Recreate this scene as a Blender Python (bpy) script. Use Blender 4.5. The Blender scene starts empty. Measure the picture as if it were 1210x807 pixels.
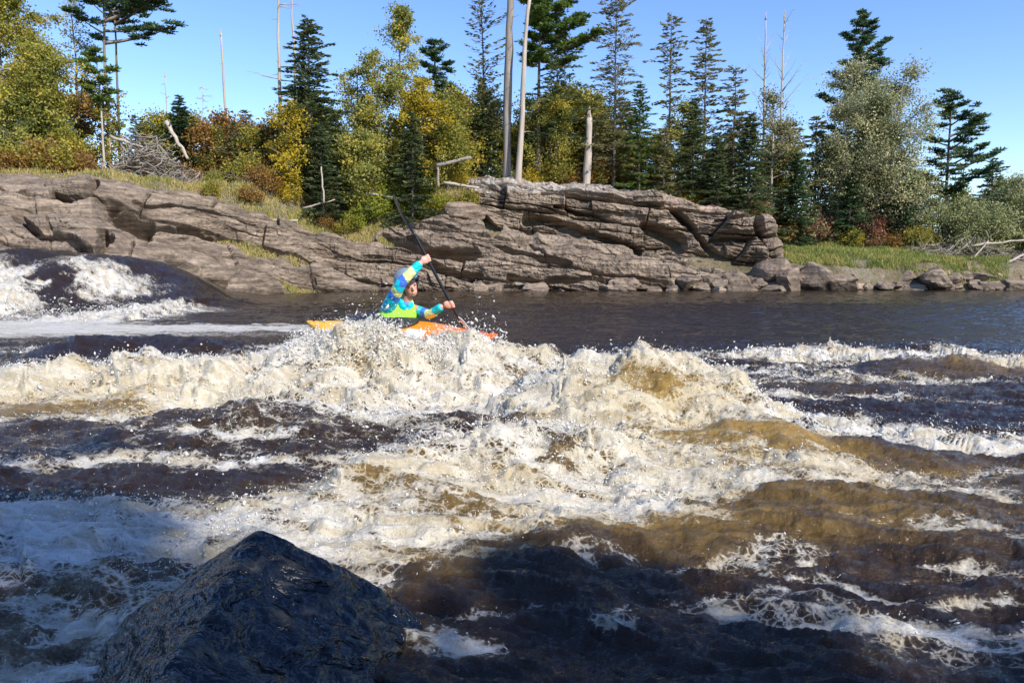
import bpy, bmesh, math, random
import numpy as np
from mathutils import Vector, Matrix
R = math.radians
rng = np.random.default_rng(7)
random.seed(7)
scene = bpy.context.scene
col = scene.collection

# ------------------------------------------------------------------ camera
CAM_H = 1.1
F = 874.0                       # focal length in photo pixels (1210 wide)
PITCH = math.atan((403.5 - 321) / F)
cd = bpy.data.cameras.new('camera'); cam = bpy.data.objects.new('camera', cd); col.objects.link(cam)
cam.location = (0, 0, CAM_H); cam.rotation_euler = (math.pi / 2 - PITCH, 0, 0)
cd.sensor_width = 36; cd.lens = 36 * F / 1210; cd.clip_start = .05; cd.clip_end = 9000
scene.camera = cam

# ------------------------------------------------------------------ light
SUN_EL, SUN_AZ = 37, 40         # sun behind the camera, off to the right
w = bpy.data.worlds.new('World'); scene.world = w; w.use_nodes = True
nt = w.node_tree; nt.nodes.clear()
sky = nt.nodes.new('ShaderNodeTexSky'); sky.sky_type = 'NISHITA'; sky.sun_disc = False
sky.sun_elevation = R(SUN_EL); sky.sun_rotation = R(180 - SUN_AZ)
sky.air_density = 1.0; sky.dust_density = .15; sky.ozone_density = 2.2; sky.altitude = 200
bg = nt.nodes.new('ShaderNodeBackground'); bg.inputs[1].default_value = .15
ow = nt.nodes.new('ShaderNodeOutputWorld')
hs = nt.nodes.new('ShaderNodeHueSaturation'); hs.inputs['Saturation'].default_value = 1.2; hs.inputs['Hue'].default_value = .514
nt.links.new(sky.outputs[0], hs.inputs['Color']); nt.links.new(hs.outputs[0], bg.inputs[0]); nt.links.new(bg.outputs[0], ow.inputs[0])
sdir = Vector((math.sin(R(SUN_AZ)) * math.cos(R(SUN_EL)), -math.cos(R(SUN_AZ)) * math.cos(R(SUN_EL)), math.sin(R(SUN_EL))))
sl = bpy.data.lights.new('sun', 'SUN'); sl.energy = 3.6; sl.angle = R(.53); sl.color = (1, .955, .88)
so = bpy.data.objects.new('sun', sl); col.objects.link(so); so.rotation_euler = sdir.to_track_quat('Z', 'Y').to_euler()
vs = scene.view_settings
vs.view_transform = 'Standard'; vs.look = 'None'; vs.gamma = 1; vs.use_curve_mapping = False; vs.exposure = .78
scene.cycles.max_bounces = 6; scene.cycles.diffuse_bounces = 2; scene.cycles.glossy_bounces = 2
scene.cycles.transmission_bounces = 3; scene.cycles.caustics_reflective = False; scene.cycles.caustics_refractive = False

# ------------------------------------------------------------------ helpers
cp, sp_ = math.cos(PITCH), math.sin(PITCH)
def P(px, py, d):
    """world point at forward distance d seen at photo pixel px,py (used to measure the place)"""
    a = (px - 605) / F; b = -(py - 403.5) / F
    dx, dy, dz = a, cp + b * sp_, -sp_ + b * cp
    k = d / dy
    return np.array((dx * k, d, CAM_H + dz * k))
def sstep(a, b, x):
    t = np.clip((x - a) / (b - a), 0, 1); return t * t * (3 - 2 * t)
_perm = np.random.default_rng(3).permutation(256).astype(np.int64); _perm = np.concatenate([_perm, _perm, _perm])
_g3 = np.random.default_rng(5).normal(size=(256, 3)); _g3 /= np.linalg.norm(_g3, axis=1)[:, None]; _g3 = _g3.astype(np.float32) * 1.6
_ga = np.random.default_rng(6).uniform(0, 2 * math.pi, 256)
_g2 = (np.stack([np.cos(_ga), np.sin(_ga)], 1) * 1.45).astype(np.float32)
def n2(x, y):
    x = np.asarray(x, np.float32); y = np.asarray(y, np.float32)
    xi = np.floor(x); yi = np.floor(y); fx = x - xi; fy = y - yi
    X = xi.astype(np.int64) & 255; Y = yi.astype(np.int64) & 255
    u = fx * fx * fx * (fx * (fx * 6 - 15) + 10); v = fy * fy * fy * (fy * (fy * 6 - 15) + 10)
    def c(a, b):
        g = _g2[_perm[_perm[X + a] + Y + b]]
        return g[..., 0] * (fx - a) + g[..., 1] * (fy - b)
    n00, n10, n01, n11 = c(0, 0), c(1, 0), c(0, 1), c(1, 1)
    return (n00 * (1 - u) + n10 * u) * (1 - v) + (n01 * (1 - u) + n11 * u) * v
def n3(x, y, z):
    x = np.asarray(x, np.float32); y = np.asarray(y, np.float32); z = np.asarray(z, np.float32)
    xi = np.floor(x); yi = np.floor(y); zi = np.floor(z); fx = x - xi; fy = y - yi; fz = z - zi
    X = xi.astype(np.int64) & 255; Y = yi.astype(np.int64) & 255; Z = zi.astype(np.int64) & 255
    u, v, w_ = (f * f * (3 - 2 * f) for f in (fx, fy, fz))
    def c(a, b, e):
        g = _g3[_perm[_perm[_perm[X + a] + Y + b] + Z + e]]
        return g[..., 0] * (fx - a) + g[..., 1] * (fy - b) + g[..., 2] * (fz - e)
    a0 = (c(0, 0, 0) * (1 - u) + c(1, 0, 0) * u) * (1 - v) + (c(0, 1, 0) * (1 - u) + c(1, 1, 0) * u) * v
    a1 = (c(0, 0, 1) * (1 - u) + c(1, 0, 1) * u) * (1 - v) + (c(0, 1, 1) * (1 - u) + c(1, 1, 1) * u) * v
    return a0 * (1 - w_) + a1 * w_
def fbm2(x, y, o=4, g=.5):
    s = 0; a = 1
    for i in range(o): s = s + a * n2(x + i * 17.3, y + i * 9.1); x = x * 2.03; y = y * 2.03; a *= g
    return s
def fbm3(x, y, z, o=4, g=.5):
    s = 0; a = 1
    for i in range(o): s = s + a * n3(x + i * 7.3, y + i * 3.1, z + i * 5.7); x = x * 2.03; y = y * 2.03; z = z * 2.03; a *= g
    return s
def ridg2(x, y, o=4, g=.55):
    s = 0; a = 1
    for i in range(o): s = s + a * (1 - 2 * np.abs(n2(x + i * 31.3, y + i * 19.1))); x = x * 2.1; y = y * 2.1; a *= g
    return s
def hsh(i, j=0, k=0):
    v = np.sin(i * 127.1 + j * 311.7 + k * 74.7) * 43758.5453
    return v - np.floor(v)

def mesh(name, V, Fc, smooth=True, attrs=None):
    """V (n,3); Fc list of (m,k) index arrays; attrs name->(n,) float or (n,3) colour per vertex"""
    V = np.asarray(V, np.float32)
    if isinstance(Fc, np.ndarray): Fc = [Fc]
    me = bpy.data.meshes.new(name)
    me.vertices.add(len(V)); me.vertices.foreach_set('co', V.ravel())
    loops = np.concatenate([f.ravel() for f in Fc]).astype(np.int32)
    sizes = np.concatenate([np.full(len(f), f.shape[1]) for f in Fc])
    starts = np.concatenate([[0], np.cumsum(sizes)[:-1]]).astype(np.int32)
    me.loops.add(len(loops)); me.loops.foreach_set('vertex_index', loops)
    me.polygons.add(len(sizes)); me.polygons.foreach_set('loop_start', starts)
    me.update(calc_edges=True); me.validate()
    me.polygons.foreach_set('use_smooth', np.full(len(me.polygons), smooth))
    for k, a in (attrs or {}).items():
        a = np.asarray(a, np.float32)
        if a.ndim == 1:
            at = me.attributes.new(k, 'FLOAT', 'POINT'); at.data.foreach_set('value', a)
        else:
            at = me.attributes.new(k, 'FLOAT_COLOR', 'POINT')
            at.data.foreach_set('color', np.concatenate([a, np.ones((len(a), 1))], 1).astype(np.float32).ravel())
    me.update(); return me
def grid_faces(nr, nc, base=0):
    i = np.arange(nr - 1)[:, None] * nc + np.arange(nc - 1)[None]
    return np.stack([i, i + 1, i + nc + 1, i + nc], -1).reshape(-1, 4) + base
def link(name, me, mat=None, parent=None, loc=None):
    o = bpy.data.objects.new(name, me); col.objects.link(o)
    if mat is not None and me is not None and not me.materials: me.materials.append(mat)
    if parent is not None: o.parent = parent
    if loc is not None: o.location = loc
    return o
def tag(o, label, cat, group=None, kind=None):
    if label: o['label'] = label
    if cat: o['category'] = cat
    if group: o['group'] = group
    if kind: o['kind'] = kind
    return o
def thing(name, label, cat, loc=(0, 0, 0), rz=0, group=None, kind=None):
    o = bpy.data.objects.new(name, None); col.objects.link(o); o.empty_display_size = .1
    o.location = loc; o.rotation_euler = (0, 0, rz); return tag(o, label, cat, group, kind)
def dup(root, loc, rz=0, sc=1, label=None, group=None):
    r = root.copy(); col.objects.link(r); r.location = loc; r.rotation_euler = (0, 0, rz)
    r.scale = (sc, sc, sc) if np.isscalar(sc) else sc
    if label: r['label'] = label
    if group: r['group'] = group
    for ch in [c for c in bpy.data.objects if c.parent == root]:
        c = ch.copy(); col.objects.link(c); c.parent = r
    return r

class MB:                                            # mesh collector
    def __init__(s): s.V = []; s.F = {3: [], 4: []}; s.n = 0; s.A = []
    def add(s, V, Fc, a=0.0):
        V = np.asarray(V, float); s.V.append(V); Fc = np.asarray(Fc, int)
        s.F[Fc.shape[1]].append(Fc + s.n); s.n += len(V)
        s.A.append(np.broadcast_to(np.asarray(a, float), (len(V),)))
    def tube(s, pts, rad, k=6, a=0.0, cap=True):
        pts = np.asarray(pts, float); rad = np.broadcast_to(np.asarray(rad, float), (len(pts),))
        T = np.gradient(pts, axis=0); T /= np.linalg.norm(T, axis=1)[:, None] + 1e-9
        ref = np.array((0, 0, 1.)) if abs(T[0][2]) < .8 else np.array((1., 0, 0))
        A = np.cross(T, ref); A /= np.linalg.norm(A, axis=1)[:, None] + 1e-9; B = np.cross(T, A)
        th = np.arange(k) * 2 * math.pi / k
        V = pts[:, None] + rad[:, None, None] * (A[:, None] * np.cos(th)[None, :, None] + B[:, None] * np.sin(th)[None, :, None])
        n = len(pts); i = np.arange(n - 1)[:, None] * k; j = np.arange(k)[None]
        Fq = np.stack([i + j, i + (j + 1) % k, i + k + (j + 1) % k, i + k + j], -1).reshape(-1, 4)
        V = V.reshape(-1, 3)
        if cap:
            V = np.concatenate([V, pts[:1], pts[-1:]]); m = n * k; jj = np.arange(k)
            Ft = np.concatenate([np.stack([(jj + 1) % k, jj, np.full(k, m)], 1), np.stack([(n - 1) * k + jj, (n - 1) * k + (jj + 1) % k, np.full(k, m + 1)], 1)])
            s.V.append(V); s.F[4].append(Fq + s.n); s.F[3].append(Ft + s.n); s.n += len(V); s.A.append(np.full(len(V), float(a)))
        else: s.add(V, Fq, a)
    def cones(s, p0, p1, r0, r1, k=3):               # many straight tapered twigs at once
        p0 = np.asarray(p0, float); p1 = np.asarray(p1, float); n = len(p0)
        if n == 0: return
        T = p1 - p0; T /= np.linalg.norm(T, axis=1)[:, None] + 1e-9
        ref = np.where(np.abs(T[:, 2:3]) < .8, [[0, 0, 1.]], [[1., 0, 0]])
        A = np.cross(T, ref); A /= np.linalg.norm(A, axis=1)[:, None] + 1e-9; B = np.cross(T, A)
        th = np.arange(k) * 2 * math.pi / k
        ring = A[:, None] * np.cos(th)[None, :, None] + B[:, None] * np.sin(th)[None, :, None]
        r0 = np.broadcast_to(r0, (n,))[:, None, None]; r1 = np.broadcast_to(r1, (n,))[:, None, None]
        V = np.concatenate([p0[:, None] + ring * r0, p1[:, None] + ring * r1], 1).reshape(-1, 3)
        b = (np.arange(n) * 2 * k)[:, None]; j = np.arange(k)[None]
        s.add(V, np.stack([b + j, b + (j + 1) % k, b + k + (j + 1) % k, b + k + j], -1).reshape(-1, 4))
    def leaves(s, C, D, N, L, W, a):                 # diamond leaves: centre, long axis, normal
        C = np.asarray(C, float); n = len(C)
        if n == 0: return
        D = D / (np.linalg.norm(D, axis=1)[:, None] + 1e-9); S = np.cross(D, N); S /= np.linalg.norm(S, axis=1)[:, None] + 1e-9
        L = np.broadcast_to(L, (n,))[:, None]; W = np.broadcast_to(W, (n,))[:, None]
        V = np.stack([C - D * L * .5, C + S * W * .5 - D * L * .05, C + D * L * .5, C - S * W * .5 - D * L * .05], 1).reshape(-1, 3)
        s.add(V, np.arange(n * 4).reshape(n, 4), np.repeat(np.broadcast_to(a, (n,)), 4))
    def mesh(s, name, smooth=True):
        Fc = [np.concatenate(s.F[k]) for k in (3, 4) if s.F[k]]
        return mesh(name, np.concatenate(s.V), Fc, smooth, {'tint': np.concatenate(s.A)})

# ------------------------------------------------------------------ materials
class NT:
    def __init__(s, name):
        s.m = bpy.data.materials.new(name); s.m.use_nodes = True; s.t = s.m.node_tree; s.t.nodes.clear()
        s.out = s.t.nodes.new('ShaderNodeOutputMaterial')
    def n(s, typ, ins=None, **kw):
        nd = s.t.nodes.new('ShaderNode' + typ)
        for k, v in kw.items(): setattr(nd, k, v)
        for k, v in (ins or {}).items():
            if isinstance(v, bpy.types.NodeSocket): s.t.links.new(v, nd.inputs[k])
            else: nd.inputs[k].default_value = v
        return nd
    def attr(s, name): return s.n('Attribute', attribute_name=name)
    def noise(s, scale, detail=4, rough=.55, vec=None, dist=0):
        ins = {'Scale': scale, 'Detail': detail, 'Roughness': rough, 'Distortion': dist}
        if vec is not None: ins['Vector'] = vec
        return s.n('TexNoise', ins).outputs['Fac']
    def ramp(s, fac, stops, interp='LINEAR'):
        r = s.n('ValToRGB', {'Fac': fac}); e = r.color_ramp; e.interpolation = interp
        while len(e.elements) < len(stops): e.elements.new(.5)
        for el, (p_, c) in zip(e.elements, stops): el.position = p_; el.color = (c, c, c, 1) if np.isscalar(c) else (*c, 1)
        return r.outputs['Color']
    def mix(s, f, a, b, mode='MIX'):
        nd = s.n('Mix', data_type='RGBA', blend_type=mode)
        for k, v in ((0, f), (6, a), (7, b)):
            if isinstance(v, bpy.types.NodeSocket): s.t.links.new(v, nd.inputs[k])
            else: nd.inputs[k].default_value = v if (k == 0) else ((*v, 1) if len(v) == 3 else v)
        return nd.outputs[2]
    def math(s, op, a, b=0, c=0, clamp=False):
        nd = s.n('Math', {0: a, 1: b, 2: c}, operation=op); nd.use_clamp = clamp; return nd.outputs[0]
    def mapping(s, scale, rot=(0, 0, 0), obj=True):
        g = s.n('NewGeometry').outputs['Position']
        return s.n('Mapping', {'Vector': g, 'Scale': scale, 'Rotation': rot}).outputs[0]
    def done(s, shader): s.t.links.new(shader, s.out.inputs[0]); return s.m

def simple(name, c, rough=.6, spec=.5, var=0.0, scale=8, bump=0, metal=0):
    t = NT(name); colr = (*c, 1)
    nz = t.noise(scale, 5)
    if var: colr = t.ramp(nz, [(.25, tuple(x * (1 - var) for x in c)), (.75, tuple(min(1, x * (1 + var)) for x in c))])
    ins = {'Base Color': colr, 'Roughness': rough, 'Specular IOR Level': spec, 'Metallic': metal}
    if bump: ins['Normal'] = t.n('Bump', {'Strength': bump, 'Distance': .05, 'Height': nz}).outputs[0]
    return t.done(t.n('BsdfPrincipled', ins).outputs[0])
def leafmat(name, stops, trans=.35, rough=.55):
    t = NT(name); f = t.attr('tint').outputs['Fac']
    c = t.ramp(f, stops)
    a = t.n('BsdfPrincipled', {'Base Color': c, 'Roughness': rough, 'Specular IOR Level': .35})
    c2 = t.mix(.5, c, c, 'SCREEN')
    b = t.n('BsdfTranslucent', {'Color': c2})
    return t.done(t.n('MixShader', {0: trans, 1: a.outputs[0], 2: b.outputs[0]}).outputs[0])
M = {}
M['spruce'] = leafmat('spruce_needles', [(0, (.035, .062, .028)), (.5, (.115, .15, .06)), (1, (.24, .25, .1))], .32)
M['pine'] = leafmat('pine_needles', [(0, (.02, .05, .024)), (.5, (.075, .13, .052)), (1, (.18, .22, .09))], .3)
M['pineg'] = leafmat('bright_pine_needles', [(0, (0.037, 0.075, 0.015)), (0.5, (0.112, 0.175, 0.031)), (1, (0.213, 0.25, 0.056))], .3)
M['larch'] = leafmat('larch_needles', [(0, (0.072, 0.084, 0.034)), (0.5, (0.228, 0.216, 0.084)), (1, (0.432, 0.336, 0.132))], .3)
M['olive'] = leafmat('olive_yellow_leaves', [(0, (0.1, 0.119, 0.018)), (0.45, (0.288, 0.269, 0.044)), (0.8, (0.525, 0.413, 0.056)), (1, (0.725, 0.413, 0.056))], .42)
M['aspen'] = leafmat('aspen_leaves', [(0, (0.108, 0.132, 0.03)), (0.5, (0.324, 0.312, 0.066)), (0.85, (0.552, 0.444, 0.072)), (1, (0.72, 0.504, 0.054))], .42)
M['willow'] = leafmat('silvery_leaves', [(0, (0.115, 0.138, 0.057)), (0.45, (0.322, 0.322, 0.149)), (0.8, (0.575, 0.506, 0.23)), (1, (0.69, 0.575, 0.31))], .35)
M['sage'] = leafmat('grey_green_leaves', [(0, (0.12, 0.144, 0.054)), (0.5, (0.312, 0.324, 0.132)), (1, (0.504, 0.48, 0.216))], .35)
M['yellow'] = leafmat('yellow_leaves', [(0, (0.161, 0.149, 0.023)), (0.5, (0.46, 0.345, 0.023)), (1, (0.713, 0.483, 0.034))], .42)
M['lime'] = leafmat('yellow_green_leaves', [(0, (.1, .13, .015)), (.5, (.28, .3, .025)), (1, (.45, .42, .04))], .42)
M['red'] = leafmat('russet_leaves', [(0, (.1, .04, .025)), (.5, (.22, .085, .045)), (1, (.36, .16, .06))], .35)
M['orange'] = leafmat('orange_brown_leaves', [(0, (.13, .07, .02)), (.5, (.28, .15, .03)), (1, (.45, .25, .05))], .35)
M['grass'] = leafmat('grass_blades', [(0, (.14, .2, .04)), (.4, (.3, .3, .07)), (.75, (.46, .35, .12)), (1, (.52, .4, .2))], .35)
M['bark'] = simple('brown_bark', (.16, .125, .1), .9, .2, .5, 14, .6)
M['barkg'] = simple('grey_bark', (.27, .23, .19), .9, .2, .45, 9, .5)
M['barkw'] = simple('weathered_pale_wood', (.42, .35, .28), .85, .2, .3, 9, .4)
M['twig'] = simple('dead_twigs', (.26, .22, .18), .9, .2, .3, 6, 0)

def rockmat():
    t = NT('bedrock')
    g = t.n('NewGeometry').outputs['Position']
    lay = t.n('Mapping', {'Vector': g, 'Scale': (.25, .4, 3.2), 'Rotation': (0, R(-11), 0)}).outputs[0]
    big = t.noise(.35, 5, .6, g); fine = t.noise(5, 6, .65, g); st = t.noise(1.6, 6, .65, lay); vf = t.noise(30, 3, .6, g)
    c1 = t.ramp(st, [(.3, (.095, .072, .052)), (.44, (.2, .152, .108)), (.56, (.31, .238, .17)), (.72, (.48, .37, .26))])
    c2 = t.ramp(fine, [(.3, (.5, .5, .5)), (.62, (1.12, 1.1, 1.08))])
    c = t.mix(.8, c1, c2, 'MULTIPLY')
    c = t.mix(t.ramp(big, [(.42, 0), (.6, .65)]), c, t.mix(1, c, (.6, .57, .55), 'MULTIPLY'))
    tn = t.attr('tone')                                # R pale lichen, G pink, B wet and dark
    sep = t.n('SeparateColor', {0: tn.outputs['Color']})
    li = t.math('MULTIPLY', sep.outputs[0], t.ramp(t.noise(2.2, 6, .7, g), [(.42, 0), (.6, .8)]))
    c = t.mix(li, c, (.46, .42, .37)); c = t.mix(t.math('MULTIPLY', sep.outputs[1], .65), c, (.4, .26, .2))
    c = t.mix(sep.outputs[2], c, t.mix(1, c, (.28, .25, .24), 'MULTIPLY'))
    h = t.math('ADD', t.math('MULTIPLY', st, .7), t.math('ADD', t.math('MULTIPLY', fine, .5), t.math('MULTIPLY', vf, .12)))
    nb = t.n('Bump', {'Strength': .75, 'Distance': .16, 'Height': h}).outputs[0]
    ro = t.math('SUBTRACT', .85, t.math('MULTIPLY', sep.outputs[2], .55))
    return t.done(t.n('BsdfPrincipled', {'Base Color': c, 'Roughness': ro, 'Specular IOR Level': .35, 'Normal': nb}).outputs[0])
M['rock'] = rockmat()
def groundmat():
    t = NT('bank_soil')
    g = t.n('NewGeometry').outputs['Position']
    a = t.noise(.5, 6, .6, g); b = t.noise(6, 5, .65, g)
    c = t.ramp(a, [(.35, (.1, .085, .05)), (.5, (.2, .16, .09)), (.62, (.24, .2, .14)), (.75, (.17, .17, .06))])
    c = t.mix(.7, c, t.ramp(b, [(.3, .45), (.65, 1.15)]), 'MULTIPLY')
    nb = t.n('Bump', {'Strength': .8, 'Distance': .2, 'Height': b}).outputs[0]
    return t.done(t.n('BsdfPrincipled', {'Base Color': c, 'Roughness': .95, 'Specular IOR Level': .15, 'Normal': nb}).outputs[0])
M['ground'] = groundmat()

# ------------------------------------------------------------------ river bank (terrain)
S_PX = [-900, -300, 0, 150, 290, 400, 600, 860, 1000, 1210, 1500, 2400]
S_D = [18, 22, 26, 28, 33, 41, 41.6, 41.6, 42.3, 43.5, 46, 52]
def shore(px): return np.interp(px, S_PX, S_D)
PL_PX = [-900, 0, 250, 400, 520, 700, 860, 930, 1050, 1210, 1500, 2400]
PL_Z = [6.2, 6.1, 5.9, 5.7, 6.2, 6.6, 5.5, 3.6, 3.4, 2.5, 2.2, 2.2]
RUN = [12, 12, 10, 6.5, 5.5, 8, 8, 12, 13, 12, 12, 12]
LIP = [.2, .2, .1, .1, .1, .1, .3, 1.0, 1.25, 1.25, 1.2, 1.2]
def ground_z(x, y, detail=True):
    x = np.asarray(x, float); y = np.asarray(y, float)
    px = 605 + x / np.maximum(y, 4) * F * 1.004
    s = shore(px); e = y - s
    pl = np.interp(px, PL_PX, PL_Z); rn = np.interp(px, PL_PX, RUN); lp = np.interp(px, PL_PX, LIP)
    z = -1.6 + 1.6 * sstep(-5, .3, e) + lp * sstep(0, 1.6, e) + (pl - lp) * np.clip(e / rn, 0, 1) ** np.interp(px, [0, 190, 290, 345, 450, 560, 860, 930, 2000], [1.9, 1.8, 1.55, 1.15, .95, 2.2, 2.2, .8, .8])
    z = z - 2.0 * sstep(25, 90, e)
    if detail: z = z + (.28 * fbm2(x * .25, y * .25, 4) + .07 * fbm2(x * 1.7, y * 1.7, 3)) * sstep(-1, 2, e)
    return z
def G(px, d): x = (px - 605) / F * d; return x, d, float(ground_z(x, d))
tx = np.concatenate([-np.geomspace(400, 1.4, 26), np.linspace(-1.3, 1.3, 620), np.geomspace(1.4, 400, 26)])
ty = np.concatenate([np.linspace(13, 62, 330), np.geomspace(63, 3000, 60)])
TY, TX = np.meshgrid(ty, tx, indexing='ij')
GX = TX * np.minimum(TY, 70) / 1.0; GZ = ground_z(GX, TY)
ground = link('bank_ground', mesh('bank_ground', np.stack([GX, TY, GZ], -1).reshape(-1, 3), grid_faces(*TX.shape)), M['ground'])
tag(ground, None, None, kind='structure')
bv = np.array([(-3000, -3000, -1.75), (3000, -3000, -1.75), (3000, 3000, -1.75), (-3000, 3000, -1.75)], float)
tag(link('riverbed', mesh('riverbed', bv, np.array([[0, 1, 2, 3]])), M['ground']), None, None, kind='structure')
# near bank behind the camera
nx = np.linspace(-60, 60, 160); ny = np.linspace(-40, -1.0, 60); NY, NX = np.meshgrid(ny, nx, indexing='ij')
NZ = -.9 + 1.3 * sstep(-1.2, -3.5, NY) + 1.2 * sstep(-3, -9, NY) + .15 * fbm2(NX * .5, NY * .5, 4)
tag(link('near_bank_ground', mesh('near_bank_ground', np.stack([NX, NY, NZ], -1).reshape(-1, 3), grid_faces(60, 160)), M['ground']), None, None, kind='structure')

# ------------------------------------------------------------------ water
def wp(l): return np.array([P(*q) for q in l])
CLEAR = [(595, 4.75, .32, .16, .9, .1), (560, 4.85, .3, .1, .8, 0), (655, 4.05, .1, .22, .9, .2), (735, 5.1, .35, .16, .6, -.2), (790, 5.15, .4, .13, .75, -.25), (415, 4.7, .4, .1, .9, .1), (640, 6.3, .5, .3, .5, 0),
    (450, 3.35, .35, .14, .6, .2), (540, 3.25, .3, .1, .7, 0), (250, 2.95, .25, .08, .6, .3), (120, 2.6, .3, .08, .6, 0), (30, 5.5, .9, .2, .6, 0), (130, 5.75, .3, .15, .5, 0), (860, 4.4, .55, .22, .9, -.1), (70, 19.5, 2.6, .7, .95, -.9), (10, 23, 3.5, 1.6, .9, -.2), (150, 23, 4, 1.6, .95, -.1), (135, 19, .5, 2.2, .7, -.3), (225, 18, 1.0, 2.2, .8, 0), (20, 17.0, .8, .8, .6, 0)]
RIDGES = [  # crest points as (px, py, distance), front width, back width
    ('main', [(300, 425, 6.9), (350, 405, 6.8), (385, 394, 6.75), (408, 385, 6.75), (430, 383, 6.7), (460, 384, 6.65), (488, 397, 6.65), (515, 407, 6.7), (538, 405, 6.7), (552, 394, 6.75), (566, 405, 6.75), (590, 410, 6.8), (630, 412, 6.9), (680, 424, 7.1), (760, 440, 7.4)], .85, .7),
    ('left', [(-260, 436, 6.8), (-60, 436, 6.8), (40, 434, 6.6), (110, 426, 6.7), (160, 418, 6.7), (230, 425, 6.5), (330, 425, 6.7)], .8, .75),
    ('dark', [(-200, 560, 4.5), (0, 534, 4.55), (120, 512, 4.65), (220, 490, 4.8), (300, 474, 4.95), (360, 484, 5.0), (430, 500, 4.9), (520, 500, 4.85), (600, 500, 4.8)], .55, .5),
    ('near', [(-200, 610, 3.1), (0, 612, 3.1), (80, 606, 3.15), (180, 618, 3.2), (260, 612, 3.25), (340, 596, 3.35), (420, 545, 3.6), (500, 524, 3.8), (570, 508, 4.0), (640, 500, 4.2), (700, 500, 4.3), (760, 520, 4.3)], .42, .35),
    ('hump', [(600, 462, 5.3), (650, 432, 5.45), (700, 417, 5.5), (750, 416, 5.5), (800, 420, 5.45), (850, 440, 5.4), (910, 475, 5.3)], .75, .6),
    ('dome', [(740, 540, 4.3), (800, 522, 4.4), (860, 500, 4.5), (920, 498, 4.55), (980, 520, 4.55), (1060, 560, 4.5)], .55, .5),
    ('rcrest', [(880, 470, 5.9), (960, 482, 5.6), (1040, 506, 5.3), (1120, 530, 5.0), (1240, 545, 4.8), (1500, 560, 4.7)], .3, .4),
    ('farr', [(700, 432, 9.0), (860, 418, 9.2), (1000, 412, 9.4), (1110, 408, 9.4), (1180, 420, 9.0), (1300, 416, 9.2), (1600, 420, 9)], .5, .6),
    ('farr2', [(1040, 432, 8.2), (1120, 424, 8.2), (1180, 424, 8.1), (1300, 420, 8.1)], .35, .45),
    ('back', [(60, 405, 9.4), (200, 398, 9.3), (300, 404, 9.0)], .5, .5),
]
def ridge_sum(X, Y):
    acc = 0
    for nm, pts, wf, wb in RIDGES:
        q = wp(pts); xs, ys, zs = q.T
        zs = np.maximum(zs, .02)
        xx = X + .22 * n2(X * 1.1 + 5, Y * .8) ; 
        yc = np.interp(xx, xs, ys); zc = np.interp(xx, xs, zs)
        edge = sstep(xs[0] - .5, xs[0] + .35, X) * sstep(xs[-1] + .5, xs[-1] - .35, X)
        dy = Y - yc + .12 * n2(X * 2.3, Y * 1.3 + 7)
        g = np.where(dy < 0, 1 / (1 + (dy / wf) ** 2) ** 1.6, 1 / (1 + (dy / wb) ** 2) ** 2)
        acc = acc + (zc * g * edge) ** 3
    return acc ** (1 / 3.)
def blob(X, Y, px, d, rx, ry, s=1, rot=0):
    x0 = (px - 605) / F * d * 1.0
    a, b = X - x0, Y - d; c, s_ = math.cos(rot), math.sin(rot)
    u = (a * c + b * s_) / rx; v = (-a * s_ + b * c) / ry
    return s * np.exp(-(u * u + v * v) ** 1.6)
FALL_X = [-60, -19, -15.2, -13.3, -11.3, -10.1, -9.1, -7.9]; FALL_Z = [1.75, 1.75, 1.68, 1.68, 1.36, .85, .25, 0]
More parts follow.
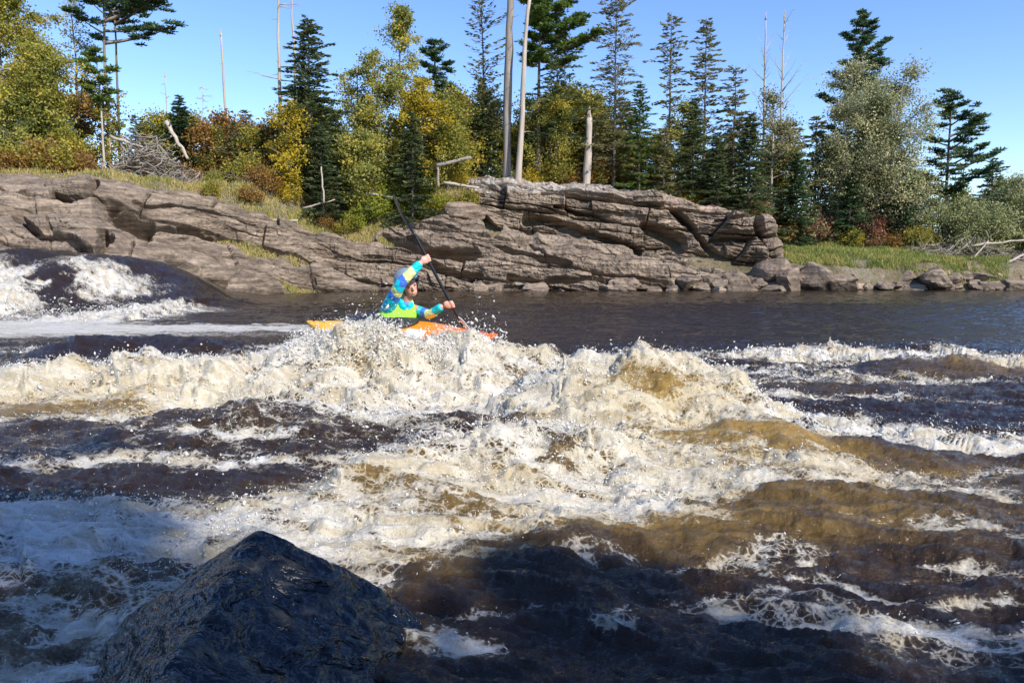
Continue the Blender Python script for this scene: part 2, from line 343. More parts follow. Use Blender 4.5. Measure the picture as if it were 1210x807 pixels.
FOAM = [(470, 5.15, .75, .3, .95, .1), (560, 5.1, .5, .25, .7, 0), (235, 2.42, .3, .08, .9, .5), (120, 2.0, .3, .1, .7, .3), (375, 2.62, .25, .09, .8, -.3), (455, 2.3, .22, .06, .7, -.5), (520, 2.05, .15, .12, .6, 0),   # px, distance, rx, ry (m), strength, rotation
    (500, 6.4, 1.55, .85, 1.15, -.05), (400, 6.1, 1.2, .8, 1.1, .1), (610, 6.2, 1.1, .7, .9, -.25), (500, 5.6, 1.2, .42, .9, 0), (360, 5.65, .8, .5, .75, .25),
    (160, 6.35, 1.9, .62, 1.0, .06), (-60, 6.4, 1.8, .5, .9, 0), (250, 5.9, .9, .55, .95, .2), (60, 5.75, 1.7, .35, .35, .0), (120, 5.3, 1.6, .14, .5, .1),
    (300, 4.55, .5, .1, .45, .3), (80, 4.05, 1.6, .12, .5, .1),
    (80, 2.95, 1.25, .38, 1.1, .02), (250, 2.85, .7, .35, 1.0, 0), (-120, 3.0, .9, .4, 1.0, 0), (400, 3.15, .8, .42, .85, .35), (170, 2.35, .42, .18, .8, .2), (200, 2.1, .2, .1, .7, 0),
    (500, 3.5, .7, .42, .9, .2), (590, 3.7, .9, .5, 1.0, .1), (680, 3.8, .8, .5, 1.15, 0), (760, 3.75, .55, .32, 1.0, -.1), (640, 4.6, .75, .4, 1.0, .2), (560, 3.05, .6, .16, .7, 0), (700, 3.2, .5, .16, .6, .1), (600, 4.2, .5, .25, .75, 0),
    (720, 5.45, 1.0, .38, 1.0, .0), (660, 5.1, .55, .45, 1.0, 0), (830, 5.2, .7, .32, .85, -.3), (800, 4.65, .6, .32, .9, -.35), (880, 4.95, .6, .25, .85, -.3), (760, 4.4, .55, .3, .95, -.2), (720, 4.75, .5, .25, .5, 0),
    (960, 5.3, .7, .25, .8, -.45), (1030, 4.95, .75, .24, .95, -.42), (1110, 4.7, .75, .22, 1.0, -.3), (1210, 4.65, .9, .26, 1.0, -.1), (1000, 3.95, .55, .22, .75, -.3), (1060, 3.65, .6, .12, .6, -.2), (960, 3.6, .4, .12, .6, .3), (1180, 3.9, .7, .2, .6, -.2),
    (900, 9.2, 1.4, .3, .7, 0), (1010, 9.0, 1.6, .38, .85, -.05), (1120, 8.7, 1.5, .38, 1.0, 0), (1210, 8.2, 1.0, .35, .9, -.2), (1300, 8.8, 2, .4, .8, 0), (960, 7.6, 1.6, .3, .6, -.1), (1080, 7.2, 1.4, .2, .55, 0), (880, 8.2, .9, .25, .6, 0), (800, 7.2, .9, .3, .65, 0), (700, 7.5, 1.0, .3, .8, 0), (640, 8.2, .7, .3, .5, 0), (900, 6.4, .9, .25, .55, -.2), (1050, 6.2, .9, .16, .5, -.2),
    (120, 10.2, 3, .5, .45, 0), (300, 8.4, 1.4, .5, .55, .1), (60, 8.4, 1.6, .35, .45, 0), (330, 10.5, 1.2, .3, .4, 0),
    (90, 14.2, 4.4, 1.1, 1.0, 0), (-60, 14.2, 5, 1.3, 1.0, 0), (250, 14.2, 3.4, .6, .75, -.03), (60, 12.7, 4.5, .6, .5, 0), (310, 15.0, 1.5, .35, .5, 0),
    (60, 17.0, 3.0, 2.3, 1.15, 0), (25, 19.5, 1.3, 2.4, .9, -.4), (95, 20.5, 1.7, 2.8, 1.0, -.5), (-60, 18.5, 2.5, 3.2, .9, -.3), (175, 18.3, .9, 2.6, 1.1, -.35), (120, 17, 1.2, 1.8, .8, 0),
    (480, 2.65, .28, .1, .55, .3), (430, 2.55, .16, .2, .7, -.4), (640, 2.75, .4, .05, .45, .1), (560, 2.35, .28, .05, .4, 0), (725, 2.3, .13, .05, .7, 0), (860, 2.75, .4, .08, .5, .2), (930, 2.85, .25, .1, .55, .3),
    (1010, 2.3, .35, .09, .6, -.4), (1080, 2.45, .5, .07, .6, -.5), (1110, 2.15, .6, .1, .5, -.35), (900, 2.3, .3, .05, .5, -.2), (1180, 2.6, .3, .12, .5, -.3), (40, 2.35, .5, .1, .4, 0), (60, 2.0, .4, .1, .35, 0), (1120, 3.0, .5, .08, .5, -.5),
]
AMBER = [(820, 3.6, 2.4, .8, .16, 0), (450, 3.0, 1.2, .5, .2, 0), (1000, 2.6, 1.5, .5, .06, 0), (230, 4.75, 2.6, .6, .08, .05), (60, 5.65, 1.6, .42, 1.0, 0), (-100, 5.7, 1.6, .45, 1.0, 0), (150, 6.2, 1.2, .5, .5, 0), (880, 4.35, .85, .42, 1.3, -.1), (840, 3.95, .9, .32, .8, 0), (800, 5.2, .7, .4, .55, -.2), (540, 3.2, .5, .2, .55, 0), (690, 3.1, 1.0, .22, .7, 0),
    (900, 3.4, 1.2, .3, .5, 0), (1100, 3.9, .9, .4, .45, 0), (1170, 7.9, 1.2, .5, .55, 0), (720, 4.9, .6, .35, .6, 0), (960, 3.1, 1.6, .25, .35, 0), (480, 2.75, .5, .2, .5, 0), (260, 2.15, .7, .25, .45, 0), (80, 2.35, .9, .25, .4, 0),
    (500, 6.1, 1.6, .6, .35, 0), (1000, 6.8, 2, .5, .25, 0), (600, 7.2, .6, .3, .4, 0), (450, 3.6, .5, .3, .5, 0), (620, 3.5, .35, .4, .5, 0), (940, 9.0, .8, .3, .4, 0)]
def water(X, Y):
    H = ridge_sum(X, Y)
    near = sstep(14, 9, Y)
    # general swell
    H = H + near * (.045 * fbm2(X * .9, Y * .9 + 3, 3)) - .03 * sstep(3.2, 2.2, Y)
    # falls over the ledge at the left
    ft = np.interp(X * 24 / np.maximum(Y, 24), FALL_X, FALL_Z) * (1 + .06 * fbm2(X * .7, Y * .2, 3))
    tong = .25 * n2(X * .55 + .3 * Y * .4, Y * .12)
    H = H + ft * sstep(16.6, 23.2, Y + 1.3 * n2(X * .6, 3.3 + 0 * X)) ** 1.1 + tong * sstep(16, 18, Y) * sstep(24, 20, Y) * (ft > .2)
    # foam density from warped blobs
    wx = .16 * fbm2(X * 2.1, Y * 2.1, 3) + .05 * fbm2(X * 8, Y * 8, 2); wy = .16 * fbm2(X * 2.1 + 40, Y * 2.1, 3) + .05 * fbm2(X * 8 + 9, Y * 8, 2)
    k = 1 + sstep(8, 16, Y) * 2.5
    Xw, Yw = X + wx * k, Y + wy * k
    q = 1.0; 
    for b in FOAM: q = q * (1 - np.clip(blob(Xw, Yw, *b), 0, .985))
    Fm = 1 - q
    for b in CLEAR: Fm = Fm * (1 - np.clip(blob(Xw, Yw, *b), 0, 1))
    Fm = np.clip(Fm + .22 * np.clip(blob(Xw, Yw, 200, 4.6, 3.2, .7, 1), 0, 1), 0, 1)
    q = 1.0
    for b in AMBER: q = q * (1 - np.clip(blob(Xw, Yw, *b), 0, .97))
    Am = 1 - q
    # streaky detail (rotated flow, running to the right and towards us)
    fa = X * .93 - Y * .36; fb = X * .36 + Y * .93
    streak = fbm2(fa * 1.6, fb * 6.5, 4, .6); lump = ridg2(X * 5.5 + .6 * wx, Y * 5.5, 4, .6)
    ph = np.exp(-((X * .9 + 9) ** 2) * 0)
    fs = 1.0 / (1 + np.maximum(Y - 8, 0) * .14)
    Am = Am * (.55 + .6 * sstep(-.02, .28, H))
    patch = fbm2(X * 1.5 + 11, Y * 2.3, 3, .6)
    Fd = Fm * 1.0 + .5 * streak * fs * (.25 + Fm) + .3 * patch * Fm + .2 * (lump - .55) * sstep(0, .2, Fm) - .08
    foam = np.clip(Fd, -.2, 1.02)
    # geometry of broken water
    amp = np.clip(Fm, 0, 1)
    dist = np.clip(Y / 5, .55, 1.6)
    H = H + amp * near * dist * (.03 * fbm2(X * 2.1, Y * 2.6, 2))
    H = H + sstep(16, 17, Y) * (.25 + amp) * (ft > .15) * sstep(25, 23, Y) * (.09 * ridg2(X * 1.6 + Y * .6, Y * .7, 5, .6))
    # ripples of open water
    rip = (1 - .7 * np.clip(foam, 0, 1))
    crest = ridg2(X * .75 + .35 * wx * k, Y * 2.0 + .5 * n2(X * .8, Y), 2)
    H = H + rip * (.014 * crest * sstep(2.0, 7, Y) * (1 + 1.7 * sstep(10, 22, Y)))
    H = H + rip * near * (.02 * ridg2(fa * 2.6 + wx, fb * 6 + wy, 3) * sstep(1.2, 3, Y) + .009 * (1 - np.abs(fbm2(fa * 7, fb * 15, 3))) + .012 * fbm2(fa * 3.2, fb * 5.5, 3) + sstep(4.6, 2.2, Y) * (.02 * n2(fa * 2.2, fb * 5.2) + .011 * ridg2(fa * 4.2 + wx, fb * 12 + wy * 2, 3)))
    return H, foam, Am, Fm
tcols = np.concatenate([np.linspace(-1.6, -.78, 90)[:-1], np.linspace(-.78, .78, 1240), np.linspace(.78, 1.6, 90)[1:]])
yr = [.55]
while yr[-1] < 60: 
    y = yr[-1]; yr.append(y + (.0045 * y if y < 8 else .0052 * y if y < 25 else .012 * y))
yr = np.array(yr); WY, WT = np.meshgrid(yr, tcols, indexing='ij'); WX = WT * WY
H, foam, Am, Fm = water(WX, WY)
# churned water: lumps, lips and ragged edges pushed out along the surface normal
am = np.clip(Fm, 0, 1) * sstep(12, 9, WY)
def smooth(a, k):
    for ax in (0, 1):
        c = np.cumsum(np.pad(a, [(k + 1, k) if i == ax else (0, 0) for i in (0, 1)], mode='edge'), axis=ax)
        a = (np.take(c, np.arange(2 * k + 1, c.shape[ax]), ax) - np.take(c, np.arange(0, c.shape[ax] - 2 * k - 1), ax)) / (2 * k + 1)
    return a
Hs = smooth(H, 14)
hy = np.gradient(Hs, axis=0) / np.gradient(WY, axis=0); hx = np.gradient(Hs, axis=1) / np.maximum(np.gradient(WX, axis=1), 1e-6)
nl = np.sqrt(1 + hx ** 2 + hy ** 2); NX_, NY_, NZ_ = -hx / nl, -hy / nl, 1 / nl
sc_ = np.clip(WY / 5, .6, 1.4)
ux, uy, uz = WX * .95 - WY * .3, WX * .3 + WY * .95, Hs * 1.2
w1 = fbm3(ux * 2.6, uy * 3.4, uz * 3, 2)
lob = np.abs(fbm3(ux * 4 + w1, uy * 6.5 + w1, uz * 6, 2)); lob2 = np.abs(n3(ux * 13 + w1 * 2, uy * 17, uz * 15)); lob3 = n3(ux * 33, uy * 38, uz * 36)
Dn = am * sc_ * (.085 * w1 + .07 * (lob - .33) + .026 * (lob2 - .3) + .009 * lob3)
foam = foam + am * (.25 * (lob - .3) + .18 * (lob2 - .3) )
VX = WX + Dn * NX_ + am * .03 * fbm3(WX * 5, WY * 5, H * 5, 2)
VY = WY + Dn * NY_ + am * .03 * fbm3(WX * 5 + 20, WY * 5, H * 5, 2) - .25 * np.maximum(Hs, 0) * sstep(10, 8, WY)
H = H + Dn * NZ_
slope = np.abs(np.gradient(H, axis=0) / np.gradient(WY, axis=0))
wm = mesh('water', np.stack([VX, VY, H], -1).reshape(-1, 3), grid_faces(*WX.shape), True,
          {'foam': foam.ravel(), 'amber': Am.ravel(), 'froth': np.clip(Fm, 0, 1).ravel()})
def watermat():
    t = NT('river_water'); g = t.n('NewGeometry').outputs['Position']
    fo = t.attr('foam').outputs['Fac']; amb = t.attr('amber').outputs['Fac']; fr = t.attr('froth').outputs['Fac']
    fl = t.n('Mapping', {'Vector': g, 'Scale': (1, 2.6, 1), 'Rotation': (0, 0, R(21))}).outputs[0]
    n1 = t.noise(9, 6, .68, fl); n2_ = t.noise(38, 5, .65, g); n4 = t.noise(3.2, 4, .55, g)
    warp = t.n('Mix', {0: .06, 4: g, 5: t.n('TexNoise', {'Vector': g, 'Scale': 7, 'Detail': 3}).outputs['Color']}, data_type='VECTOR').outputs[1]
    v1 = t.n('TexVoronoi', {'Vector': warp, 'Scale': 13}, feature='DISTANCE_TO_EDGE').outputs['Distance']
    v2 = t.n('TexVoronoi', {'Vector': warp, 'Scale': 34}, feature='DISTANCE_TO_EDGE').outputs['Distance']
    lace = t.math('MAXIMUM', t.ramp(v1, [(.0, 1), (.13, 0)]), t.math('MULTIPLY', t.ramp(v2, [(0, 1), (.18, 0)]), .8))
    # lace shows where froth is thin, solid where thick
    n5 = t.noise(75, 3, .7, g); n6 = t.noise(2.0, 6, .62, fl, 1.2)
    d = t.math('ADD', t.math('MULTIPLY', fo, 1.05), t.math('MULTIPLY', t.math('SUBTRACT', n1, .5), 1.5))
    d = t.math('ADD', d, t.math('MULTIPLY', t.math('SUBTRACT', n2_, .5), .65))
    d = t.math('ADD', d, t.math('MULTIPLY', t.math('SUBTRACT', n5, .5), .7))
    d = t.math('ADD', d, t.math('MULTIPLY', t.math('SUBTRACT', lace, .4), t.math('MULTIPLY', t.math('SUBTRACT', 1.05, fo), t.math('MULTIPLY', fr, 1.7))))
    fac = t.ramp(d, [(.4, 0), (.62, .55), (.95, 1)])
    aer = t.ramp(d, [(.05, 0), (.5, .7), (.8, 1)])
    body = t.mix(t.ramp(t.math('ADD', t.math('MULTIPLY', amb, .8), t.math('MULTIPLY', t.math('SUBTRACT', n6, .5), t.math('MULTIPLY', amb, 2.2))), [(0.02, 0), (.95, 1)]), (.028, .016, .008), (.36, .225, .055))
    body = t.mix(t.ramp(n1, [(.38, .4), (.54, 0)]), body, t.mix(1, body, (.35, .33, .3), 'MULTIPLY'))
    tan = t.mix(amb, (.2, .165, .115), (.4, .29, .11))
    body = t.mix(t.math('MULTIPLY', aer, t.math('MULTIPLY', fr, .85)), body, tan)
    white = t.mix(t.math('MULTIPLY', amb, .8), (.66, .635, .575), (.6, .5, .3))
    white = t.mix(t.ramp(n6, [(.43, .0), (.62, .85)]), white, (.44, .365, .23))
    white = t.mix(t.ramp(n5, [(.3, .35), (.46, 0)]), white, (.42, .35, .24))
    white = t.mix(t.ramp(t.noise(6, 5, .7, fl, .8), [(.46, 0), (.68, .7)]), white, (.42, .35, .23))
    c = t.mix(fac, body, white)
    ro = t.math('ADD', .09, t.math('MULTIPLY', fac, .5))
    hb = t.math('ADD', t.math('MULTIPLY', n1, .8), t.math('MULTIPLY', n2_, .35))
    b1 = t.n('Bump', {'Strength': .6, 'Distance': .05, 'Height': hb}).outputs[0]
    fine = t.noise(110, 3, .6, g)
    b2 = t.n('Bump', {'Strength': t.math('ADD', t.math('MULTIPLY', fac, .35), .15), 'Distance': .015, 'Height': fine, 'Normal': b1}).outputs[0]
    pr = t.n('BsdfPrincipled', {'Base Color': c, 'Roughness': ro, 'IOR': 1.33, 'Normal': b2, 'Specular IOR Level': .5, 'Subsurface Weight': t.math('MULTIPLY', fac, .55), 'Subsurface Radius': (1.0, .9, .7), 'Subsurface Scale': .035})
    return t.done(pr.outputs[0])
M['water'] = watermat()
river = tag(link('river_water', wm, M['water']), None, None, kind='structure')
def water_h(x, y): return float(water(np.array([x]), np.array([y]))[0][0])

# spray: droplets and flung foam
ico_v = []; 
ICO_V = np.array([(1, 0, 0), (0, 1, 0), (-1, 0, 0), (0, -1, 0), (0, 0, 1), (0, 0, -1.)]); ICO_F = np.array([(0, 1, 4), (1, 2, 4), (2, 3, 4), (3, 0, 4), (1, 0, 5), (2, 1, 5), (3, 2, 5), (0, 3, 5)])
def spray_pts(n, pts, sy, sup, jet=.0, seed=1):
    r = np.random.default_rng(seed); q = wp(pts)
    xs = r.uniform(q[0, 0], q[-1, 0], n); ys = np.interp(xs, q[:, 0], q[:, 1]) + r.normal(0, sy, n)
    zs = water(xs, ys)[0]; up = r.exponential(sup, n) * (.35 + .9 * np.clip(n2(xs * 3.3, ys * 2 + seed) + .35, 0, 1.5))
    return np.stack([xs, ys - .25 * np.maximum(zs, 0), zs + up - .01], 1), up
allp = []; alls = []; am_flat = ((np.clip(foam, 0, 1) ** 2) * (WY < 11) * (np.abs(WT) < .8) * WY).ravel()
for n, pts, sy, sup, s0, seed in [(int(n_ * 2.8), p_, a_, b_ * .85, s_ * .4, e_) for n_, p_, a_, b_, s_, e_ in [
    (5200, RIDGES[0][1][1:9], .28, .05, .0055, 1), (1500, [(340, 400, 6.8), (470, 380, 6.8), (600, 400, 6.9)], .3, .13, .0065, 2),
    (1500, RIDGES[4][1], .3, .035, .005, 3), (1500, RIDGES[3][1], .25, .025, .0036, 4), (1300, RIDGES[1][1], .25, .03, .005, 5),
    (900, RIDGES[6][1], .2, .02, .004, 6), (700, RIDGES[7][1], .25, .03, .007, 7), (900, RIDGES[2][1][3:], .4, .03, .0035, 8),
    (260, [(545, 390, 7.2), (600, 392, 7.2)], .15, .14, .008, 9), (160, [(380, 380, 7.7), (440, 372, 7.6)], .2, .14, .008, 10),
    (900, [(-40, 360, 17), (70, 360, 17.5), (210, 370, 18)], .9, .1, .014, 11), (1500, [(560, 520, 4.0), (700, 520, 4.1), (780, 540, 4.0)], .35, .03, .004, 12), (1200, [(0, 640, 2.9), (330, 640, 2.9)], .25, .02, .003, 13)]]:
    pt, up = spray_pts(n, pts, sy, sup, seed=seed); r = np.random.default_rng(seed + 50)
    allp.append(pt); alls.append(s0 * r.lognormal(-.25, .75, n) * (1.1 - .4 * np.clip(up / .3, 0, 1)))
rr = np.random.default_rng(99); q = rr.choice(am_flat.size, 22000, p=am_flat / am_flat.sum()); pq = np.stack([VX.ravel()[q], VY.ravel()[q], H.ravel()[q]], 1) + rr.normal(0, .012, (22000, 3)); pq[:, 2] += rr.exponential(.014, 22000)
allp.append(pq); alls.append(.0022 * rr.lognormal(0, .45, 22000) * np.clip(pq[:, 1] / 4, .7, 2.2))
pp = np.concatenate(allp); ss = np.minimum(np.concatenate(alls), .0016 + .0011 * pp[:, 1])
el = rng.uniform(.6, 1.5, (len(pp), 3)) * np.where(rng.random((len(pp), 1)) < .25, rng.uniform(.7, 2.4, (len(pp), 3)), 1)
V = ICO_V[None] * (ss[:, None] * el)[:, None]
dr = rng.normal(size=(len(pp), 3)) * (.8, .5, .5) + (.5, -.2, .6); dr /= np.linalg.norm(dr, axis=1)[:, None]
kk = np.where(rng.random(len(pp)) < .3, rng.uniform(2, 6, len(pp)), 1.0)
V = V * (.55 + .45 / kk)[:, None, None]; V = V + dr[:, None] * (V * dr[:, None]).sum(-1, keepdims=True) * (kk - 1)[:, None, None] + pp[:, None]
Fi = (np.arange(len(pp)) * len(ICO_V))[:, None, None] + ICO_F[None]
t = NT('spray_water'); M['spray'] = t.done(t.n('BsdfPrincipled', {'Base Color': (.72, .7, .64, 1), 'Roughness': .25, 'IOR': 1.33}).outputs[0])
tag(link('spray', mesh('spray', V.reshape(-1, 3), Fi.reshape(-1, 3)), M['spray']), 'white spray and droplets thrown up from the breaking waves', 'spray', kind='stuff')

# ------------------------------------------------------------------ bedrock
def strata(x, y, z, slope=.2, big=1.0, seed=0):
    wob = .35 * fbm3(x * .18 + seed, y * .2, z * .3, 3) + .06 * fbm3(x * .9, y * .9, z * 1.4 + seed, 3)
    b = z + slope * x + .12 * y + wob
    out = 0
    for th, am_, bw, s in ((1.45, .5 * big, 5.2, 1), (.6, .2 * big, 2.8, 2), (.23, .055, 1.2, 3), (.09, .014, .5, 4)):
        q = b / th + seed * .37 * s; i = np.floor(q); f = q - i
        xw = x + .5 * y + .35 * bw * n3(x / bw, y / bw, z / bw + seed)
        def blk(ii):
            w_ = bw * (.6 + .9 * hsh(ii, s)); jq = xw / w_ + hsh(ii, 9) * 7; j = np.floor(jq); jf = jq - j
            return (hsh(ii, j, s) - .5) * 2, np.minimum(jf, 1 - jf) * w_
        r0, e0 = blk(i); r1, _ = blk(i + 1)
        m = sstep(.8, 1.0, f); on = sstep(-.25, .25, n3(x * .3 + s * 7, y * .3, z * .5 + seed))
        val = r0 * (1 - m) + r1 * m + .35 * np.sin(f * math.pi) 
        val = val - .9 * sstep(.07, .0, np.minimum(f, 1 - f)) - .55 * sstep(.05 * th + .02, 0, e0) * (s < 4)
        out = out + am_ * val * (1 if s == 1 else .25 + .75 * on)
    return out
CRACKS = [  # deep cracks and undercuts seen in the bedrock: points, half width (m), depth (m)
    ([(545, 222), (553, 238), (566, 258), (585, 277)], .28, 1.0), ([(622, 262), (660, 268), (688, 281), (700, 280)], .3, .7), ([(655, 246), (700, 254), (722, 262)], .12, .5), ([(700, 281), (738, 291), (756, 300)], .16, .6),
    ([(762, 270), (782, 276), (800, 284), (803, 292)], .38, 1.1), ([(796, 250), (815, 266), (832, 288), (848, 306), (862, 309)], .22, .9), ([(640, 230), (720, 238), (790, 246), (860, 250)], .08, .3), ([(888, 268), (896, 284)], .2, .7), ([(590, 240), (640, 246), (690, 262)], .07, .3), ([(845, 262), (890, 263)], .08, .3), ([(840, 285), (885, 284)], .1, .4),
    ([(453, 283), (480, 288), (512, 300), (560, 304)], .3, .8), ([(505, 312), (530, 324), (565, 331)], .2, .6), ([(574, 290), (622, 304), (672, 318)], .13, .6), ([(600, 330), (640, 338), (700, 334)], .12, .5), ([(750, 300), (790, 312), (840, 322)], .1, .4), ([(470, 268), (540, 280), (600, 300)], .07, .3),
    ([(128, 252), (150, 262), (174, 270)], .36, 1.1), ([(174, 271), (232, 275), (290, 296), (352, 315)], .13, .6), ([(68, 238), (86, 246), (104, 240), (114, 224)], .2, .7), ([(28, 263), (50, 282), (88, 288)], .14, .5), ([(92, 292), (112, 306), (130, 288), (120, 276)], .2, .7), ([(200, 316), (225, 322), (262, 340)], .2, .5), ([(262, 300), (300, 306)], .07, .3), ([(160, 244), (230, 250), (300, 268)], .06, .25)]
def crack_depth(Pm):
    rx = Pm[..., 0]; y = Pm[..., 1]; rz = Pm[..., 2] - CAM_H; fw = y * cp - rz * sp_; up = y * sp_ + rz * cp
    px = 605 + rx / fw * F + 2.5 * n2(rx * .9, Pm[..., 2] * 1.2); py = 403.5 - up / fw * F + 2.2 * n2(rx * .8 + 9, Pm[..., 2]); out = 0 * y; m = F / fw
    for pts, hw, dp in CRACKS:
        best = np.full(px.shape, 1e9)
        for (a, b), (c, d) in zip(pts[:-1], pts[1:]):
            l2 = (c - a) ** 2 + (d - b) ** 2; tt = np.clip(((px - a) * (c - a) + (py - b) * (d - b)) / l2, 0, 1)
            best = np.minimum(best, np.hypot(px - a - tt * (c - a), py - b - tt * (d - b)))
        out = np.maximum(out, 1.5 * dp * sstep(1.35, .5, best / m / hw))
    return out
def loft_rock(name, bottom, top, nu, nv, slope, bulge, label, seed=0, big=1.0, py=1.6, pz=1.5, tone=None, cat='rock', group=None):
    b = wp(bottom); t_ = wp(top)
    u = np.linspace(0, 1, nu); x0 = b[0, 0] + (b[-1, 0] - b[0, 0]) * u; x1 = t_[0, 0] + (t_[-1, 0] - t_[0, 0]) * u
    B = np.stack([x0, np.interp(x0, b[:, 0], b[:, 1]), np.interp(x0, b[:, 0], b[:, 2])], 1)
    T = np.stack([x1, np.interp(x1, t_[:, 0], t_[:, 1]), np.interp(x1, t_[:, 0], t_[:, 2])], 1)
    endf = np.clip(np.minimum(u, 1 - u) / .05, 0, 1) ** .5
    T[:, 2] = B[:, 2] + (T[:, 2] - B[:, 2]) * (.25 + .75 * endf)
    v = np.linspace(0, 1, nv)[:, None, None]
    yv, zv = v ** py, 1 - (1 - v) ** pz
    Pm = B[None] * (1 - v) + T[None] * v
    Pm[..., 1] = (B[None, :, 1] * (1 - yv[..., 0]) + T[None, :, 1] * yv[..., 0]); Pm[..., 2] = (B[None, :, 2] * (1 - zv[..., 0]) + T[None, :, 2] * zv[..., 0])
    Pm[..., 1] -= bulge * np.sin(v[..., 0] * math.pi) ** 1.5 * sstep(.2, .7, v[..., 0])
    gu = np.gradient(Pm, axis=1); gv = np.gradient(Pm, axis=0); N = np.cross(gu, gv); N /= np.linalg.norm(N, axis=-1)[..., None] + 1e-9
    D = strata(Pm[..., 0], Pm[..., 1], Pm[..., 2], slope, big, seed) + .16 * ridg2(Pm[..., 0] * .5, Pm[..., 2] * .8 + seed, 4, .6) + .3 * fbm3(Pm[..., 0] * .35, Pm[..., 1] * .35, Pm[..., 2] * .5 + seed, 4)
    D = D - crack_depth(Pm)
    D = D * (.35 + .65 * endf)[None]
    out = N * .6 + np.array((0, -.55, .1)); Q = Pm + D[..., None] * out
    # back and underside close the slab
    back = []
    for dy, dz in ((.8, -.15), (2.2, -.8), (3.0, -2.4)):
        r_ = Q[-1].copy(); r_[:, 1] += dy; r_[:, 2] += dz; back.append(r_)
    fr = Q[0].copy(); fr[:, 2] -= .9; fr[:, 1] += .2
    rows = np.concatenate([fr[None], Q, np.stack(back), fr[None] + np.array((0, 2.5, -.6))], 0)
    n, m = rows.shape[:2]; Fc = grid_faces(n, m)
    i = np.arange(m - 1); Fc = np.concatenate([Fc, np.stack([(n - 1) * m + i, (n - 1) * m + i + 1, i + 1, i], 1)])
    V = rows.reshape(-1, 3); tn = np.zeros((len(V), 3)) if tone is None else tone(V)
    tn[:, 2] = np.maximum(tn[:, 2], sstep(.38, .08, V[:, 2] + .12 * n2(V[:, 0] * 1.5, V[:, 1])) * .8)
    o = link(name, mesh(name, V, Fc, False, {'tone': tn}), M['rock'])
    return tag(o, label, cat, group)
loft_rock('rock_slab', [(-220, 312, 25), (0, 306, 26), (100, 310, 26.6), (200, 326, 29), (270, 346, 32), (340, 352, 37), (430, 352, 40.5), (500, 352, 41.2)],
          [(-220, 250, 30), (20, 262, 30.5), (100, 256, 31), (180, 268, 33), (300, 302, 38), (400, 318, 41.6), (505, 335, 43)], 560, 150, .24, .25,
          'smooth grey-brown rock slab sloping down to the water beside the small waterfall', 1, .55, 1.0, 1.25)
loft_rock('rock_slab', [(55, 268, 31.5), (130, 268, 32.3), (200, 284, 34.5), (300, 305, 38.5), (400, 322, 41.8), (470, 338, 42.8)],
          [(60, 228, 36), (110, 217, 36), (200, 227, 37.5), (280, 243, 40), (350, 272, 42.0), (470, 308, 43.6)], 520, 150, .24, .5,
          'upper grey rock slab with a long dark crack under it, below the autumn shrubs at left', 4, .75, 1.25, 1.5)
loft_rock('rock_ledge', [(-260, 268, 29), (-60, 262, 30), (80, 250, 32)], [(-260, 218, 36), (-60, 214, 36.5), (95, 215, 37)], 240, 100, .2, .2,
          'broken brown rock ledge under the yellow bushes at the far left', 6, .7, 1.2, 1.2)
loft_rock('rock_slab', [(375, 352, 40.5), (500, 353, 41), (600, 354, 41.3), (720, 354, 41.3), (880, 352, 41.6)],
          [(395, 296, 43.5), (450, 276, 44.5), (520, 262, 45.2), (600, 277, 45.6), (700, 292, 45.4), (800, 310, 44.8), (890, 327, 43.8)], 720, 190, .17, .35,
          'long layered rock slab with dark undercuts along the waterline below the outcrop', 9, .95, 1.3, 1.35)
def toneD(V):
    t_ = np.zeros((len(V), 3)); px = 605 + V[:, 0] / V[:, 1] * F
    t_[:, 0] = sstep(5.6, 6.3, V[:, 2] + .2 * n2(V[:, 0], V[:, 1])) * sstep(800, 700, px)
    t_[:, 1] = sstep(.1, .5, n2(px / 23., V[:, 2] * 1.5)) * sstep(4.2, 5.0, V[:, 2]) * sstep(760, 830, px)
    return t_
loft_rock('rock_outcrop', [(525, 266, 47.2), (590, 280, 46.8), (690, 290, 46.6), (800, 304, 46.0), (860, 314, 45.6), (912, 320, 45.6)],
          [(528, 226, 49.9), (560, 219, 49.9), (650, 221, 49.9), (760, 229, 49.7), (840, 241, 49.4), (890, 262, 48.6), (914, 292, 47.6)], 640, 220, .12, 1.0,
          'massive layered rock outcrop with deep cracks and a pale lichen top beyond the kayak', 13, 1.12, 2.0, 1.9, toneD, 'rock outcrop')

def boulder_mesh(seed, sub=4):
    r = np.random.default_rng(seed); b = bmesh.new(); bmesh.ops.create_icosphere(b, subdivisions=sub, radius=1)
    V = np.array([v.co[:] for v in b.verts]); Fc = np.array([[v.index for v in f.verts] for f in b.faces]); b.free()
    rad = np.full(len(V), 1.25)
    for _ in range(13):
        n_ = r.normal(size=3); n_[2] = abs(n_[2]) * .9 if r.random() < .6 else n_[2]; n_ /= np.linalg.norm(n_); dd = r.uniform(.55, .98)
        cs = V @ n_; rad = np.where(cs > .05, np.minimum(rad, dd / np.maximum(cs, .05)), rad)
    V = V * rad[:, None]
    V = V * (1 + .1 * fbm3(V[:, 0] * 1.7 + seed, V[:, 1] * 1.7, V[:, 2] * 1.7, 4))[:, None]
    V[:, 2] *= .8
    tn = np.zeros((len(V), 3)); tn[:, 2] = sstep(-.25, -.6, V[:, 2]) * .7; tn[:, 1] = .25 * sstep(.1, .5, n3(*(V.T * 1.1 + seed)))
    return mesh('boulder', V, Fc, False, {'tone': tn})
BM = [boulder_mesh(s) for s in range(8)]
